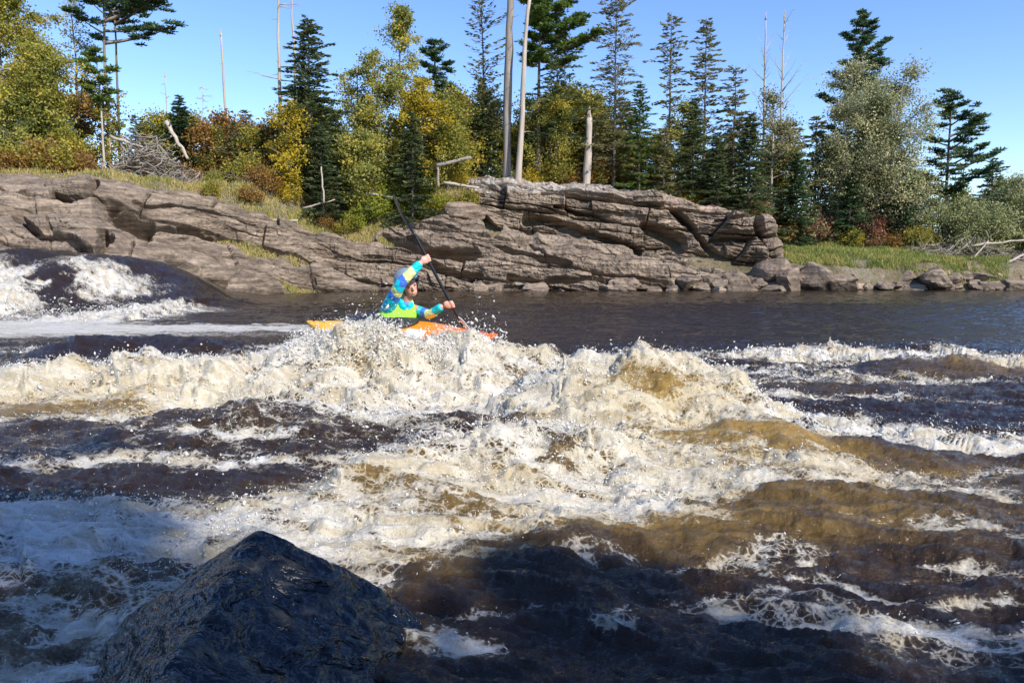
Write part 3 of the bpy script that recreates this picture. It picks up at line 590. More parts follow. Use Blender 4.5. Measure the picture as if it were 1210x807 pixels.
def boulder(px, d, zc, sx, sy, sz, rz, mi, label, group=None, name='boulder'):
    x = (px - 605) / F * d
    o = link(name, BM[mi % 8], M['rock'], None, (x, d, zc)); o.scale = (sx, sy, sz); o.rotation_euler = (0, 0, rz)
    return tag(o, label, 'boulder', group)
for a in [(832, 42.4, .45, .95, .8, .75, .4, 0, 'grey boulder at the waterline below the right end of the big outcrop'),
          (868, 42.2, .4, 1.0, .9, .95, 1.2, 1, 'rounded brown boulder left of the dark split boulders at the waterline'),
          (903, 43.6, 1.15, 1.2, 1.0, 1.0, 2.2, 2, 'rough boulder at the foot of the right end of the big outcrop'),
          (932, 42.2, .55, 1.0, .9, 1.35, .6, 3, 'tall dark-faced boulder at the waterline right of the big outcrop'),
          (962, 42.6, .9, 1.15, 1.0, 1.2, 2.9, 4, 'largest grey boulder on the shore in front of the grass'),
          (990, 42.3, .35, 1.15, 1.0, .8, 4, 5, 'low brown boulder right of the largest shore boulder'),
          (1102, 43.2, .75, 1.25, 1.0, .95, 1, 6, 'blocky boulder in the low rocky shore below the green grass'),
          (985, 47.0, 2.1, .7, .7, .5, 1, 7, 'small grey rock poking out of the green grass'),
          (545, 45.4, 4.7, 1.3, 1, .9, .3, 0, 'loose brown rock block beside the dark crack left of the big outcrop'),
          (735, 42.3, .35, 1.0, .7, .55, 2, 2, 'brown rock at the waterline under the middle of the long slab'),
          (340, 41.2, .2, .9, .8, .6, 0, 2, 'low rock at the waterline near the stern side of the kayak'),
          (18, 33.5, 3.3, 1.2, 1, .7, 2, 5, 'brown rock lump on the bank at the far left')]: boulder(*a)
rb = np.random.default_rng(21)
for k in range(74):
    px = 920 + 330 * (k / 74) + rb.uniform(-5, 5); row = k % 3; d = shore(px) + (.35, 1.1, 2.0)[row] + rb.uniform(-.3, .3); s = rb.uniform(.28, .75) * (1.1 - .15 * row)
    boulder(px, d, (.25, .75, 1.15)[row] + rb.uniform(-.1, .1), s * rb.uniform(.9, 1.6), s, s * rb.uniform(.7, 1.0), rb.uniform(0, 6), rb.integers(8), f"{('small' if s < .5 else 'larger')} brown stone {('at the waterline', 'in the middle', 'at the grassy top')[row]} of the rocky shore, {('beside the big outcrop', 'below the russet bushes', 'below the green grass', 'near the driftwood pile', 'at the right edge')[min(4, int((px - 910) / 66))]}", 'stones of the low rocky shore', 'shore_stone')
for k in range(44):
    px = rb.uniform(540, 915); d = shore(px) + rb.uniform(-.3, 1.5); s = rb.uniform(.2, .55) * rb.uniform(.8, 1.7)
    boulder(px, d, rb.uniform(-.1, .3) + .35 * max(0, d - shore(px)), s * rb.uniform(1.1, 1.9), s, s * rb.uniform(.6, 1), rb.uniform(0, 6), rb.integers(8), 'small brown rock along the foot of the long slab and outcrop', 'stones along the foot of the slab', 'shore_stone')

# wet rock in the foreground
def near_rock():
    apex = P(312, 634, 2.25)
    nu, nv = 300, 260
    a = np.linspace(-math.pi, math.pi, nu + 1)[:-1]; r = np.linspace(0, 1, nv) ** .9
    Rr, A = np.meshgrid(r, a, indexing='ij')
    rx = np.where(np.cos(A) > 0, .85, .62); ry = np.where(np.sin(A) > 0, .38, 1.35)
    X = np.cos(A) * rx * Rr; Y = np.sin(A) * ry * Rr
    ridge_x = -.02 - .05 * Y
    dl = np.abs(X - ridge_x)
    Z = apex[2] + .012 - np.where(X > ridge_x, .57, .66) * (np.sqrt(dl ** 2 + .0009) - .03) * 1.0 - np.where(Y > 0, 1.6 * Y, .14 * Y * -1) - .12 * Rr ** 4
    # chevron bedding that follows both flanks
    bed = Z * 1.0 + .28 * Y + .25 * dl + .02 * n2(X * 6, Y * 6)
    Z = Z - .035 * sstep(.1, .35, dl) * (X < ridge_x) + .03 * np.exp(-((X + .42) / .12) ** 2) + .02 * np.exp(-((X - .3) / .1) ** 2)
    BED = bed.copy(); ALG = dl * 1.0 + .5 * Y
    Z = Z + .024 * np.abs(n2(X * 3, Y * 3)) ** .5 * (2 * np.abs((bed * 13 + .6 * n2(X * 5, Y * 5)) % 1 - .5) - .5) + .006 * ridg2(X * 9 + Y * 4, Y * 7, 3) + .015 * n2(X * 3.1, Y * 3.1 + 4) + .0015 * ridg2(X * 45 + 20 * Y, Y * 30, 2)
    X = X + .02 * fbm2(X * 6, Y * 6, 3)
    V = np.stack([apex[0] + X, apex[1] + Y, Z], -1).reshape(-1, 3)
    j = np.arange(nu); i = np.arange(nv - 1)[:, None] * nu
    Fc = np.stack([i + j, i + nu + j, i + nu + (j + 1) % nu, i + (j + 1) % nu], -1).reshape(-1, 4)
    b = V[-nu:].copy(); b[:, 2] = -1.3; n = len(V); V = np.concatenate([V, b])
    Fc = np.concatenate([Fc, np.stack([n - nu + j, n + j, n + (j + 1) % nu, n - nu + (j + 1) % nu], -1)])
    t = NT('wet_dark_rock'); g = t.n('NewGeometry').outputs['Position']
    mp = t.n('CombineXYZ', {0: t.math('MULTIPLY', t.attr('bed').outputs['Fac'], 5.0), 1: t.math('MULTIPLY', t.attr('alg').outputs['Fac'], 1.3), 2: t.n('SeparateXYZ', {0: g}).outputs[0]}).outputs[0]
    a1 = t.noise(7, 4, .5, mp); a2 = t.noise(60, 5, .65, g)
    c = t.ramp(a1, [(.4, (.001, .0015, .003)), (.54, (.004, .005, .007)), (.6, (.02, .019, .013)), (.72, (.085, .072, .045))])
    h = t.math('ADD', a1, t.math('MULTIPLY', a2, .03))
    nb = t.n('Bump', {'Strength': 1.0, 'Distance': .06, 'Height': h}).outputs[0]
    mt = t.done(t.n('BsdfPrincipled', {'Base Color': c, 'Roughness': t.ramp(a1, [(.45, .08), (.66, .26)]), 'Specular IOR Level': .42, 'Normal': nb}).outputs[0])
    tag(link('wet_rock', mesh('wet_rock', V, Fc, True, {'bed': np.concatenate([BED.ravel(), BED.ravel()[-nu:]]), 'alg': np.concatenate([ALG.ravel(), ALG.ravel()[-nu:]])}), mt), 'dark wet pointed rock rising from the water in the foreground', 'rock')
near_rock()

# ------------------------------------------------------------------ trees
def clump_noise(C, s=.9, seed=0): return .5 + .55 * fbm3(C[:, 0] * s + seed, C[:, 1] * s, C[:, 2] * s, 2)
def conifer(h, rad, mat, seed, base=.08, dens=1.0, droop=.25, tr=.13, bark='bark', spray=(.34, .11), top=.02, irregular=.25, name='spruce_tree', bstep=.32, thin=1.0, power=.8):
    r = np.random.default_rng(seed); root = thing(name, None, 'tree')
    tm = MB(); n = 12; zz = np.linspace(0, h, n); lean = np.cumsum(r.normal(0, .02, (n, 2)), 0) * h * .1
    tp = np.column_stack([lean, zz]); tm.tube(tp, np.interp(zz / h, [0, 1], [tr, .012]), 7)
    cm = MB(); tw0, tw1 = [], []; z = h * base
    while z < h * .985:
        f = (z - h * base) / (h * (1 - base)); L0 = rad * (1 - f) ** power + .12
        nb = max(3, int(round((5 + 2 * (1 - f)) * dens ** .5)))
        ph = r.uniform(0, 6.3)
        for k in range(nb):
            if r.random() > .55 + .45 * thin: continue
            L = L0 * (1 + r.normal(0, irregular)); L = max(.15, L); an = ph + k * 6.283 / nb + r.normal(0, .25)
            dv = np.array((math.cos(an), math.sin(an), 0)); up = .3 - droop * (1 - f * 1.2) + r.normal(0, .08)
            c0 = np.array((np.interp(z, zz, tp[:, 0]), np.interp(z, zz, tp[:, 1]), z + r.uniform(-.28, .28) * (1 - f)))
            m = max(4, int(L / .036 * dens)); t = np.sort(r.uniform(.12, 1, m)) ** .85
            cen = c0 + dv * (L * t)[:, None] + np.array((0, 0, 1)) * (L * (up * t - .18 * t * t * (1 if droop > .1 else -1) + .0))[:, None]
            side = np.cross(dv, (0, 0, 1)); wd = (1 - t) * L * .32 + .05
            off = r.uniform(-1, 1, m); cen = cen + side * (off * wd)[:, None] + r.normal(0, .03, (m, 3))
            D = dv + side * (off * .9)[:, None] + np.array((0, 0, .15)) + r.normal(0, .2, (m, 3))
            N = np.array((0, 0, 1)) + r.normal(0, .55, (m, 3))
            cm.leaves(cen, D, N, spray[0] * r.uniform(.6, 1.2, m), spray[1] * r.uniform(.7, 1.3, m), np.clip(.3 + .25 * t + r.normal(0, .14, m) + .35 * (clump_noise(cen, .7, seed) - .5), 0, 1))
            tw0.append(c0); tw1.append(c0 + dv * L * .9 + np.array((0, 0, L * (up - .14))))
        z += bstep * (1 - .45 * f) * r.uniform(.75, 1.25) * (h / 10) ** .3
    bm_ = MB(); bm_.cones(tw0, tw1, .016, .004)
    tm.cones(tw0, tw1, .018, .004)
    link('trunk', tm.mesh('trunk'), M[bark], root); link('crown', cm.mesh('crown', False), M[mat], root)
    return root
def whitepine(h, rad, mat, seed, base=.35, nb=34, tr=.2, bark='bark', name='pine_tree', shape='tall', tuft=1.0, side=None):
    r = np.random.default_rng(seed); root = thing(name, None, 'tree'); tm = MB(); n = 12; zz = np.linspace(0, h, n)
    lean = np.cumsum(r.normal(0, .02, (n, 2)), 0) * h * .12; tp = np.column_stack([lean, zz]); tm.tube(tp, np.interp(zz / h, [0, 1], [tr, .03]), 8)
    cm = MB()
    for k in range(nb):
        f = (k + r.uniform(0, 1)) / nb; z = h * (base + (1 - base) * f * .98)
        L = rad * ((1 - f) ** .6 * (.55 + .45 * math.sin(min(1, f * 3 + .25) * 1.57)) + .12) * r.uniform(.6, 1.25)
        an = k * 2.399 + r.normal(0, .4)
        if side is not None: L *= 1 + .6 * math.cos(an - side) * (1 if f < .75 else 0)
        dv = np.array((math.cos(an), math.sin(an), 0)); c0 = np.array((np.interp(z, zz, tp[:, 0]), np.interp(z, zz, tp[:, 1]), z))
        tt = np.linspace(0, 1, 6); br = c0 + dv * (L * tt)[:, None] + np.array((0, 0, 1)) * (L * (.12 * tt + .16 * tt ** 2 + (.35 * f) * tt))[:, None] + np.array((0, 0, 0))
        tm.tube(br, np.linspace(.055 * L / 2 + .015, .01, 6), 4, cap=False)
        nc = max(5, int(11 * L / 1.5 * tuft))
        for q in range(nc):
            t = r.uniform(.35, 1.05); sd = np.cross(dv, (0, 0, 1)) * r.normal(0, .22 * L * (1.1 - t * .6))
            cc = c0 + dv * L * t + np.array((0, 0, L * (.12 * t + .16 * t * t + .35 * f * t) + r.normal(.06, .05))) + sd
            m = 46; u = r.normal(size=(m, 3)); u /= np.linalg.norm(u, axis=1)[:, None]; u[:, 2] = u[:, 2] * .55 + .25
            ra = .34 * r.uniform(.7, 1.25); cen = cc + u * ra * r.uniform(.25, 1, (m, 1)) * np.array((1.15, 1.15, .6))
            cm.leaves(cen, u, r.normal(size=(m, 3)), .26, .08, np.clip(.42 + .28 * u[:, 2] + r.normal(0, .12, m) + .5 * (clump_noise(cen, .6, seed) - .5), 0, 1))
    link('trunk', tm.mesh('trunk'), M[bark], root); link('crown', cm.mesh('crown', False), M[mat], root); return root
def broadleaf(h, rad, mat, seed, base=.2, nleaf=9000, tr=.12, bark='barkg', name='broadleaf_tree', leaf=.15, narrow=1.0, tips=110, twiggy=0, stems=1, low=0.5):
    r = np.random.default_rng(seed); root = thing(name, None, 'tree'); tm = MB(); tipl = []
    for s in range(stems):
        ang = r.uniform(0, 6.3); sp = (0 if stems == 1 else rad * .35); n = 10; zz = np.linspace(0, h * .93 * (1 if s == 0 else r.uniform(.7, .95)), n)
        lean = np.cumsum(r.normal(0, .03, (n, 2)), 0) * h * .1 + np.outer(np.linspace(0, 1, n), (math.cos(ang) * sp, math.sin(ang) * sp))
        tp = np.column_stack([lean, zz]); tm.tube(tp, np.linspace(tr, .02, n), 7)
        nbr = int(26 / stems + 8)
        for k in range(nbr):
            f = r.uniform(base, .97); z = f * zz[-1]; c0 = np.array((np.interp(z, zz, tp[:, 0]), np.interp(z, zz, tp[:, 1]), z))
            prof = math.sin(math.pi * (min(1, (f - base) / (1 - base) * .78 + .2)) ** .9) ** .7
            L = rad * prof * r.uniform(.6, 1.1) / (1 if stems == 1 else 1.25); an = r.uniform(0, 6.3); up = r.uniform(.3, .9) / narrow
            dv = np.array((math.cos(an), math.sin(an), up * 1.0)); tt = np.linspace(0, 1, 5)
            br = c0 + dv * (L * tt)[:, None] + r.normal(0, .04, (5, 3)) * L; br[0] = c0
            tm.tube(br, np.linspace(.02 + .02 * L, .008, 5), 4, cap=False)
            for q in range(max(2, tips // nbr)):
                t = r.uniform(.35, 1.1); e = c0 + dv * L * t + r.normal(0, .2 * L + .12, 3) * (1, 1, .8); b0 = c0 + dv * L * min(1, t) * .85
                tipl.append((b0, e))
    tips_ = np.array([e for _, e in tipl]); tm.cones(np.array([b for b, _ in tipl]), tips_, .011, .004)
    if twiggy:
        b_ = tips_[r.integers(0, len(tips_), twiggy)]; tm.cones(b_, b_ + r.normal(0, .3, (twiggy, 3)) + (0, 0, .25), .006, .003)
    m = int(nleaf * 1.7); idx = r.integers(0, len(tips_), m); sz = r.uniform(.14, .42, len(tips_)) * (rad / 2) ** .4
    cen = tips_[idx] + r.normal(size=(m, 3)) * sz[idx][:, None] * (1, 1, .8); cl = r.normal(0, .16, len(tips_))
    cm = MB(); D = r.normal(size=(m, 3)) + (0, 0, -.5); N = r.normal(size=(m, 3)) + (.4, -.6, .8)
    cm.leaves(cen, D, N, leaf * r.uniform(.7, 1.3, m), leaf * .75 * r.uniform(.7, 1.2, m), np.clip(.42 + cl[idx] + r.normal(0, .13, m) + .5 * (clump_noise(cen, .45, seed) - .5), 0, 1))
    link('trunk', tm.mesh('trunk'), M[bark], root); link('crown', cm.mesh('crown', False), M[mat], root); return root
def snag(h, tr, seed, lean=(0, 0), nb=14, bl=1.0, bark='barkw', broken=True, name='dead_tree', twigs=0, rise=.1, r1=.35, bmin=.25):
    r = np.random.default_rng(seed); tm = MB(); n = 12; zz = np.linspace(0, h, n)
    tp = np.column_stack([np.outer(zz / h, lean) + np.cumsum(r.normal(0, .03, (n, 2)), 0) * h * .1, zz]); tm.tube(tp, np.linspace(tr, tr * r1, n) * r.uniform(.9, 1.12, n), 8)
    if broken:
        for k in range(7): tm.tube([tp[-1] + (r.normal(0, tr * .25), r.normal(0, tr * .25), -.25), tp[-1] + (r.normal(0, tr * .3), r.normal(0, tr * .3), r.uniform(.15, 1.0) * (tr * 3.5))], [tr * .3, .005], 4)
    bm_ = MB(); any_ = False
    for k in range(nb):
        f = r.uniform(bmin, .98); z = f * h; c0 = np.array((np.interp(z, zz, tp[:, 0]), np.interp(z, zz, tp[:, 1]), z)); an = r.uniform(0, 6.3); L = bl * r.uniform(.3, 1.1) * (1.15 - f * .5)
        dv = np.array((math.cos(an), math.sin(an), rise)); tt = np.linspace(0, 1, 5); br = c0 + dv * (L * tt)[:, None] + r.normal(0, .05, (5, 3)) * L * tt[:, None]
        bm_.tube(br, np.linspace(.012 + .02 * L, .005, 5), 4); any_ = True
        if twigs:
            u = r.uniform(.3, 1, twigs); b0 = c0 + dv * (L * u)[:, None]; bm_.cones(b0, b0 + (dv * .4 + r.normal(0, .35, (twigs, 3))) * (L * .45), .008, .003)
    if any_:
        for k_ in (3, 4): tm.F[k_] += [f + tm.n for f in bm_.F[k_]]
        tm.V += bm_.V; tm.A += bm_.A; tm.n += bm_.n
    return tag(link(name, tm.mesh(name), M[bark]), None, 'tree')
def put(root, px, d, label, rz=0, sink=.15):
    x, y, z = G(px, d); root.location = (x, y, z - sink); root.rotation_euler = (0, 0, rz); root['label'] = label; return root
def hgt(px, py, d): return float(P(px, py, d)[2] - G(px, d)[2]) + .15
T = []
def sp(px, py, d, rad, seed, label, **k): put(conifer(hgt(px, py, d), rad, k.pop('mat', 'spruce'), seed, **k), px, d, label)
def bl(px, py, d, rad, mat, seed, label, **k): put(broadleaf(hgt(px, py, d), rad, mat, seed, **k), px, d, label)
def wpn(px, py, d, rad, mat, seed, label, **k): put(whitepine(hgt(px, py, d), rad, mat, seed, **k), px, d, label)
def sn(px, py, d, tr, seed, label, **k): put(snag(hgt(px, py, d), tr, seed, **k), px, d, label)

bl(18, -40, 44, 2.6, 'olive', 1, 'big olive and yellow leafy tree filling the top left corner', nleaf=17000, base=.05, tips=190, leaf=.15)
bl(72, 40, 43, 2.0, 'olive', 2, 'orange-tinged leafy tree right of the big corner tree, left of the leaning birch trunks', nleaf=12000, base=.04, tips=150)
bl(-55, 0, 42, 2.6, 'olive', 3, 'yellow-green leafy tree at the left edge of the photo', nleaf=10000, base=.05)
bl(36, 105, 41.5, 1.9, 'aspen', 4, 'yellow-green bushy tree in front at the far left', nleaf=9000, base=.02)
bl(105, -25, 48, 1.1, 'willow', 5, 'thin bare-twigged tree with few pale leaves behind the far left trees', nleaf=900, base=.4, twiggy=300)
wpn(137, -45, 46, 2.6, 'pine', 6, 'tall pine with ragged green tufts high above the brush pile at left', base=.66, nb=20, tr=.16, bark='barkg', side=.2)
wpn(152, -60, 47, 2.9, 'pine', 66, 'slim dark pine with long drooping boughs reaching right at the top left', base=.68, nb=16, tr=.1, side=0)
wpn(132, 62, 44.5, 1.1, 'pineg', 7, 'small birch-trunked pine with a yellow-green tuft, nearest the brush pile', base=.62, nb=14, tr=.08, bark='barkw')
bl(140, 95, 46, .9, 'olive', 8, 'slender leafy tree beside the pale leaning trunk above the brush pile', nleaf=1500, base=.25, bark='barkw', tr=.07)
sp(222, 112, 50, 1.8, 9, 'short bright green fir between the brush pile and the bare pole', dens=1.1, mat='pine')
sn(276, 40, 52, .11, 10, 'tall straight bare pale pole of a dead tree against the sky at left', nb=9, bl=.35, r1=.6)
sn(205, 88, 55, .07, 11, 'thin dead sapling left of the short green fir', nb=16, bl=.8, twigs=3)
sn(248, 100, 56, .05, 12, 'fine leafless sapling between the green fir and the bare pole', nb=22, bl=1.0, twigs=5)
sn(334, -30, 47, .15, 13, 'dead pale tree with bare side branches left of the big dark spruce', nb=22, bl=2.0, twigs=2)
sn(354, -30, 49, .12, 14, 'second pale bare trunk rising behind the big dark spruce', nb=5, bl=.5)
sp(372, 18, 46, 2.3, 15, 'big dark blue-green spruce left of the yellow aspens', dens=1.15, irregular=.3, power=.62, base=.12, name='spruce_tree')
bl(345, 112, 44.5, 1.2, 'yellow', 16, 'bright yellow small tree in front of the big dark spruce', nleaf=3000, base=.1)
sp(385, 150, 44.5, 1.4, 17, 'short dark spruce at the bank edge below the yellow small tree', dens=1.0)
bl(425, 58, 49, 1.3, 'aspen', 18, 'leftmost tall thin aspen of the yellow-green clump', nleaf=4200, base=.12, narrow=1.5)
bl(452, 45, 48, 1.5, 'aspen', 19, 'dense yellow-green aspen second from the left in its clump', nleaf=6500, base=.08, narrow=1.5)
bl(477, -12, 49, 1.5, 'aspen', 20, 'tallest aspen of the yellow-green clump, its tip near the top of the photo', nleaf=6800, base=.1, narrow=1.8)
bl(500, 88, 47, 1.5, 'yellow', 21, 'golden yellow small tree on the right side of the aspen clump', nleaf=4600, base=.08)
wpn(516, 48, 51, 1.7, 'pine', 22, 'dark green pine behind the golden small tree', base=.3, nb=30)
bl(530, 120, 47, 1.2, 'olive', 23, 'olive leafy tree between the golden small tree and the thin larch', nleaf=4500, base=.05)
sp(489, 132, 45.5, 1.5, 24, 'small blue-green spruce at the foot of the aspen clump', dens=1.2)
bl(430, 150, 45.8, 1.4, 'aspen', 25, 'low yellow-green leafy tree right of the short dark spruce', nleaf=5200, base=.03)
sp(571, -12, 51, 1.35, 26, 'tall thin larch with wispy greenish branches left of the two bare trunks', dens=.55, thin=.4, mat='larch', base=.25, irregular=.5, name='larch_tree', droop=.1, power=.35)
sp(572, 90, 50.5, 1.3, 27, 'dark spruce low behind the thin larch', dens=.9)
sn(600, -40, 49, .27, 28, 'thick straight grey bare trunk rising out of the top of the photo', nb=10, bl=1.0, bark='barkg', r1=.8)
sn(611, -5, 48, .22, 29, 'pale leaning dead trunk right beside the thick grey bare trunk', lean=(.75, 0), nb=12, bl=1.1, r1=.45)
wpn(636, -14, 50, 2.3, 'pineg', 30, 'rounded bright green pine right of the leaning dead trunk', base=.6, nb=34, tr=.17, side=0, tuft=1.5)
sp(655, 40, 50, 1.9, 31, 'ragged green spruce under the rounded bright pine', dens=.8, irregular=.4, power=.5, base=.3)
bl(650, 112, 50.4, 1.9, 'olive', 32, 'dense round olive cedar at the left part of the outcrop top', nleaf=11000, base=.02, tips=170, leaf=.12)
sn(690, 140, 48.5, .3, 33, 'short thick broken pale stump standing behind the outcrop', lean=(.25, 0), nb=3, bl=.4, r1=.6)
sp(722, -15, 50, 2.1, 34, 'tall open-branched spruce with sky between its boughs, right of the broken stump', dens=.9, thin=.5, mat='larch', base=.12, irregular=.35, power=.45, name='spruce_tree', spray=(.34, .08))
sp(752, 98, 49.5, 1.5, 35, 'medium green spruce just right of the tall open-branched spruce', mat='pineg', dens=.8, irregular=.35)
sp(700, 140, 50, 1.1, 36, 'small sparse spruce between the broken stump and the tall open spruce', dens=.6, mat='larch')
sp(788, 14, 53, 1.0, 37, 'thin larch with a wispy crown, left one of the three tall larches', dens=.7, thin=.6, mat='larch', base=.35, irregular=.45, power=.3, name='larch_tree')
sp(827, 20, 53, 1.5, 38, 'broader wispy larch, middle one of the three tall larches', dens=.75, thin=.7, mat='larch', base=.35, irregular=.35, power=.5, name='larch_tree')
sp(862, 78, 52, 1.2, 39, 'yellowish leaning larch, right one of the three tall larches', dens=.8, thin=.6, mat='larch', base=.35, irregular=.4, power=.45, name='larch_tree')
sp(816, 116, 49.5, 1.6, 40, 'cone-shaped green spruce under the middle larch', dens=1.1, irregular=.4)
sp(782, 150, 49, 1.2, 41, 'small open green spruce left of the cone-shaped spruce', dens=.7, mat='larch')
sp(880, 132, 48.6, 2.0, 42, 'wide dark spruce above the right end of the outcrop', dens=1.2, base=.03)
sp(845, 160, 48.6, 1.3, 43, 'short spruce above the outcrop left of the wide dark spruce', dens=1.0, base=.03)
sp(936, 178, 50.5, 1.3, 44, 'short bright green fir between the wide dark spruce and the big pale-leaved tree', dens=1.2, mat='pine', base=.02)
sn(897, 20, 53, .12, 45, 'tall grey dead tree with forked bare limbs, left of the pair', nb=18, bl=1.6, twigs=5, rise=1.1, bmin=.4)
sn(917, 18, 54, .11, 46, 'tall grey dead tree with fine bare twigs, right of the pair', nb=20, bl=1.8, twigs=7, rise=1.2, bmin=.4)
bl(908, 95, 51.5, 1.5, 'larch', 47, 'thin yellowish tree at the foot of the two grey dead trees', nleaf=2600, base=.15, bark='barkw', twiggy=400)
wpn(1006, 12, 56, 2.9, 'pine', 48, 'tall dark green pine rising behind the big pale-leaved tree', base=.15, nb=60, tr=.25, tuft=1.3)
bl(1032, 44, 52.5, 4.0, 'willow', 49, 'big pale silvery-leaved tree on the right', nleaf=27000, base=.05, tips=330, twiggy=900, stems=4, leaf=.15, tr=.15)
bl(985, 105, 52, 2.2, 'willow', 50, 'grey-green leafy tree at the left flank of the big pale-leaved tree', nleaf=10000, base=.05, twiggy=500, stems=3)
sp(1058, 178, 51.5, 1.9, 51, 'broad green cedar at the right foot of the big pale-leaved tree', dens=1.2, mat='pine', base=.02)
sp(1000, 205, 51, 1.6, 52, 'low dark cedar under the middle of the big pale-leaved tree', dens=1.1, mat='pine', base=.02)
wpn(1110, 106, 54, 3.3, 'pine', 53, 'lone layered dark pine with boughs reaching right, against the sky at right', base=.22, nb=26, tr=.16, side=0, tuft=1.2)
bl(1130, 232, 49, 1.9, 'sage', 54, 'round grey-green bush tree in front of the lone layered pine', nleaf=7000, base=.01, stems=3, leaf=.13)
bl(1188, 205, 51, 1.6, 'sage', 55, 'ragged grey-green small tree at the right edge', nleaf=3500, base=.03, stems=3, twiggy=300)
bl(1172, 240, 49, 1.3, 'sage', 56, 'small grey-green bush right of the round bush tree', nleaf=3500, base=.01, stems=3)
bl(1225, 215, 49, 1.8, 'sage', 57, 'grey-green tree cut by the right edge of the photo', nleaf=5000, base=.02, stems=3)
fillp = [('bushy olive tree', 0, 'olive'), ('slender yellow-green tree', 1, 'aspen'), ('ragged mid-green spruce', 2, ''), ('open grey-green spruce', 3, ''), ('russet-tinged small tree', 4, 'orange')]
protos = [broadleaf(6, 1.6, 'olive', 401, base=.03, nleaf=5200), broadleaf(7, 1.3, 'aspen', 402, base=.08, nleaf=4200, narrow=1.5), conifer(7, 1.6, 'spruce', 403, dens=.9, irregular=.35, power=.6),
          conifer(7.5, 1.5, 'larch', 404, dens=.7, irregular=.4, power=.5), broadleaf(4.5, 1.5, 'orange', 405, base=.02, nleaf=3600)]
usedp = set(); rf = np.random.default_rng(55)
for lo, hi, n_, d0, d1, ks, pys, where in [(160, 335, 15, 48, 54, [0, 4, 0, 1, 3], (128, 160), 'behind the brush pile and bare pole'), (330, 560, 15, 49, 55, [1, 0, 2, 1, 0], (100, 160), 'packed behind the aspen clump'),
        (560, 760, 20, 51.5, 57, [3, 1, 0, 0, 3, 1], (95, 165), 'behind the left half of the outcrop'), (760, 960, 13, 52, 58, [1, 3, 0, 2, 3, 0], (105, 180), 'behind the right half of the outcrop'), (950, 1230, 14, 54, 60, [2, 0, 3, 0], (185, 240), 'far behind the big pale-leaved tree and lone pine'), (-60, 130, 6, 46, 50, [0, 1, 4], (60, 120), 'behind the far left trees')]:
    for q in range(n_):
        k = ks[int(rf.integers(len(ks)))]; px = lo + (hi - lo) * (q + rf.random()) / n_; d = rf.uniform(d0, d1); x, y, z = G(px, d); hh = hgt(px, rf.uniform(*pys), d); base_h = (6, 7, 7, 7.5, 4.5)[k]
        sc = (min(1.35, max(.8, hh / base_h)),) * 2 + (hh / base_h,); lab = f'{fillp[k][0]} {where}'; gr = fillp[k][0] + 's ' + where
        if k not in usedp: usedp.add(k); o = protos[k]; o.location = (x, y, z - .15); o.scale = sc; o['label'] = lab; o['group'] = gr
        else: dup(protos[k], (x, y, z - .15), rf.uniform(0, 6.3), sc, lab, gr)
# trees of the near bank, behind the camera, that shade the foreground water
proto = [conifer(11, 2.2, 'spruce', 201, dens=.6, base=.04), conifer(10, 2.4, 'spruce', 202, dens=.6, base=.04)]
nbank = [(3.2, -6.5, 12.0), (5.4, -7.2, 11.8), (6.9, -7.6, 10.8), (8.4, -7.2, 9.8), (10.2, -6.8, 9.1), (12.4, -7, 9.3), (14.6, -6.6, 8.9), (1, -7.5, 13.2), (2.0, -9.4, 13.6), (4.3, -8.8, 12.6), (-.8, -6.8, 12.4), (-2.8, -8, 13), (16.9, -7.4, 10.0), (11.3, -7.3, 9.3), (8.0, -9.6, 11.8), (11.3, -9.9, 11.6), (19, -8, 9)]
for i, (x, y, h_) in enumerate(nbank):
    p0 = proto[i] if i < 2 else dup(proto[i % 2], (0, 0, 0), group=None)
    k = h_ / (11, 10)[i % 2]; p0.location = (x, y, .5); p0.scale = (k * 1.15, k * 1.15, k * .97); p0.rotation_euler = (0, 0, i * 1.3)
    p0['label'] = 'spruce on the near bank behind the viewer that shades the foreground water'; p0['group'] = 'spruces on the near bank'

for (x, y, k) in [(1.4, -8.2, 1.7), (-1.6, -8.2, 1.8)]:
    dup(protos[0], (x, y, .5), x * 2, (k * 1.35, k * 1.35, k * 1.0), 'olive leafy tree on the near bank behind the viewer', 'leafy trees on the near bank')

# ------------------------------------------------------------------ shrubs, brush, logs, grass
def shrub(mat, seed, h=1.3, rad=1.0, n=1500, leaf=.12, name='shrub'):
    r = np.random.default_rng(seed); root = thing(name, None, 'shrub'); tm = MB(); m = 34
    an = r.uniform(0, 6.3, m); q = r.uniform(.1, 1, m) ** .6
    e = np.column_stack([np.cos(an) * q * rad, np.sin(an) * q * rad, h * (1.05 - .55 * q ** 2) * r.uniform(.55, 1.1, m)])
    b = np.column_stack([np.cos(an) * .15, np.sin(an) * .15, np.full(m, -.2)]); tm.cones(b, e, .014, .004)
    u = r.uniform(.35, 1.02, n) ** .7; i = r.integers(0, m, n); cen = b[i] + (e[i] - b[i]) * u[:, None] + r.normal(0, .16 * rad ** .5, (n, 3)) * (1, 1, .8)
    cl = r.normal(0, .15, m); cm = MB(); cm.leaves(cen, r.normal(size=(n, 3)), r.normal(size=(n, 3)) + (.3, -.6, .7), leaf * r.uniform(.7, 1.4, n), leaf * .7, np.clip(.45 + cl[i] + r.normal(0, .15, n), 0, 1))
    link('stems', tm.mesh('stems'), M['twig'], root); link('foliage', cm.mesh('foliage', False), M[mat], root); return root
SH = {k: [shrub(k, 300 + 7 * j + i * 31, *a) for i, a in enumerate([(1.3, 1.0, 1500), (1.8, .9, 1700)])] for j, k in enumerate(['olive', 'lime', 'yellow', 'red', 'orange', 'sage'])}
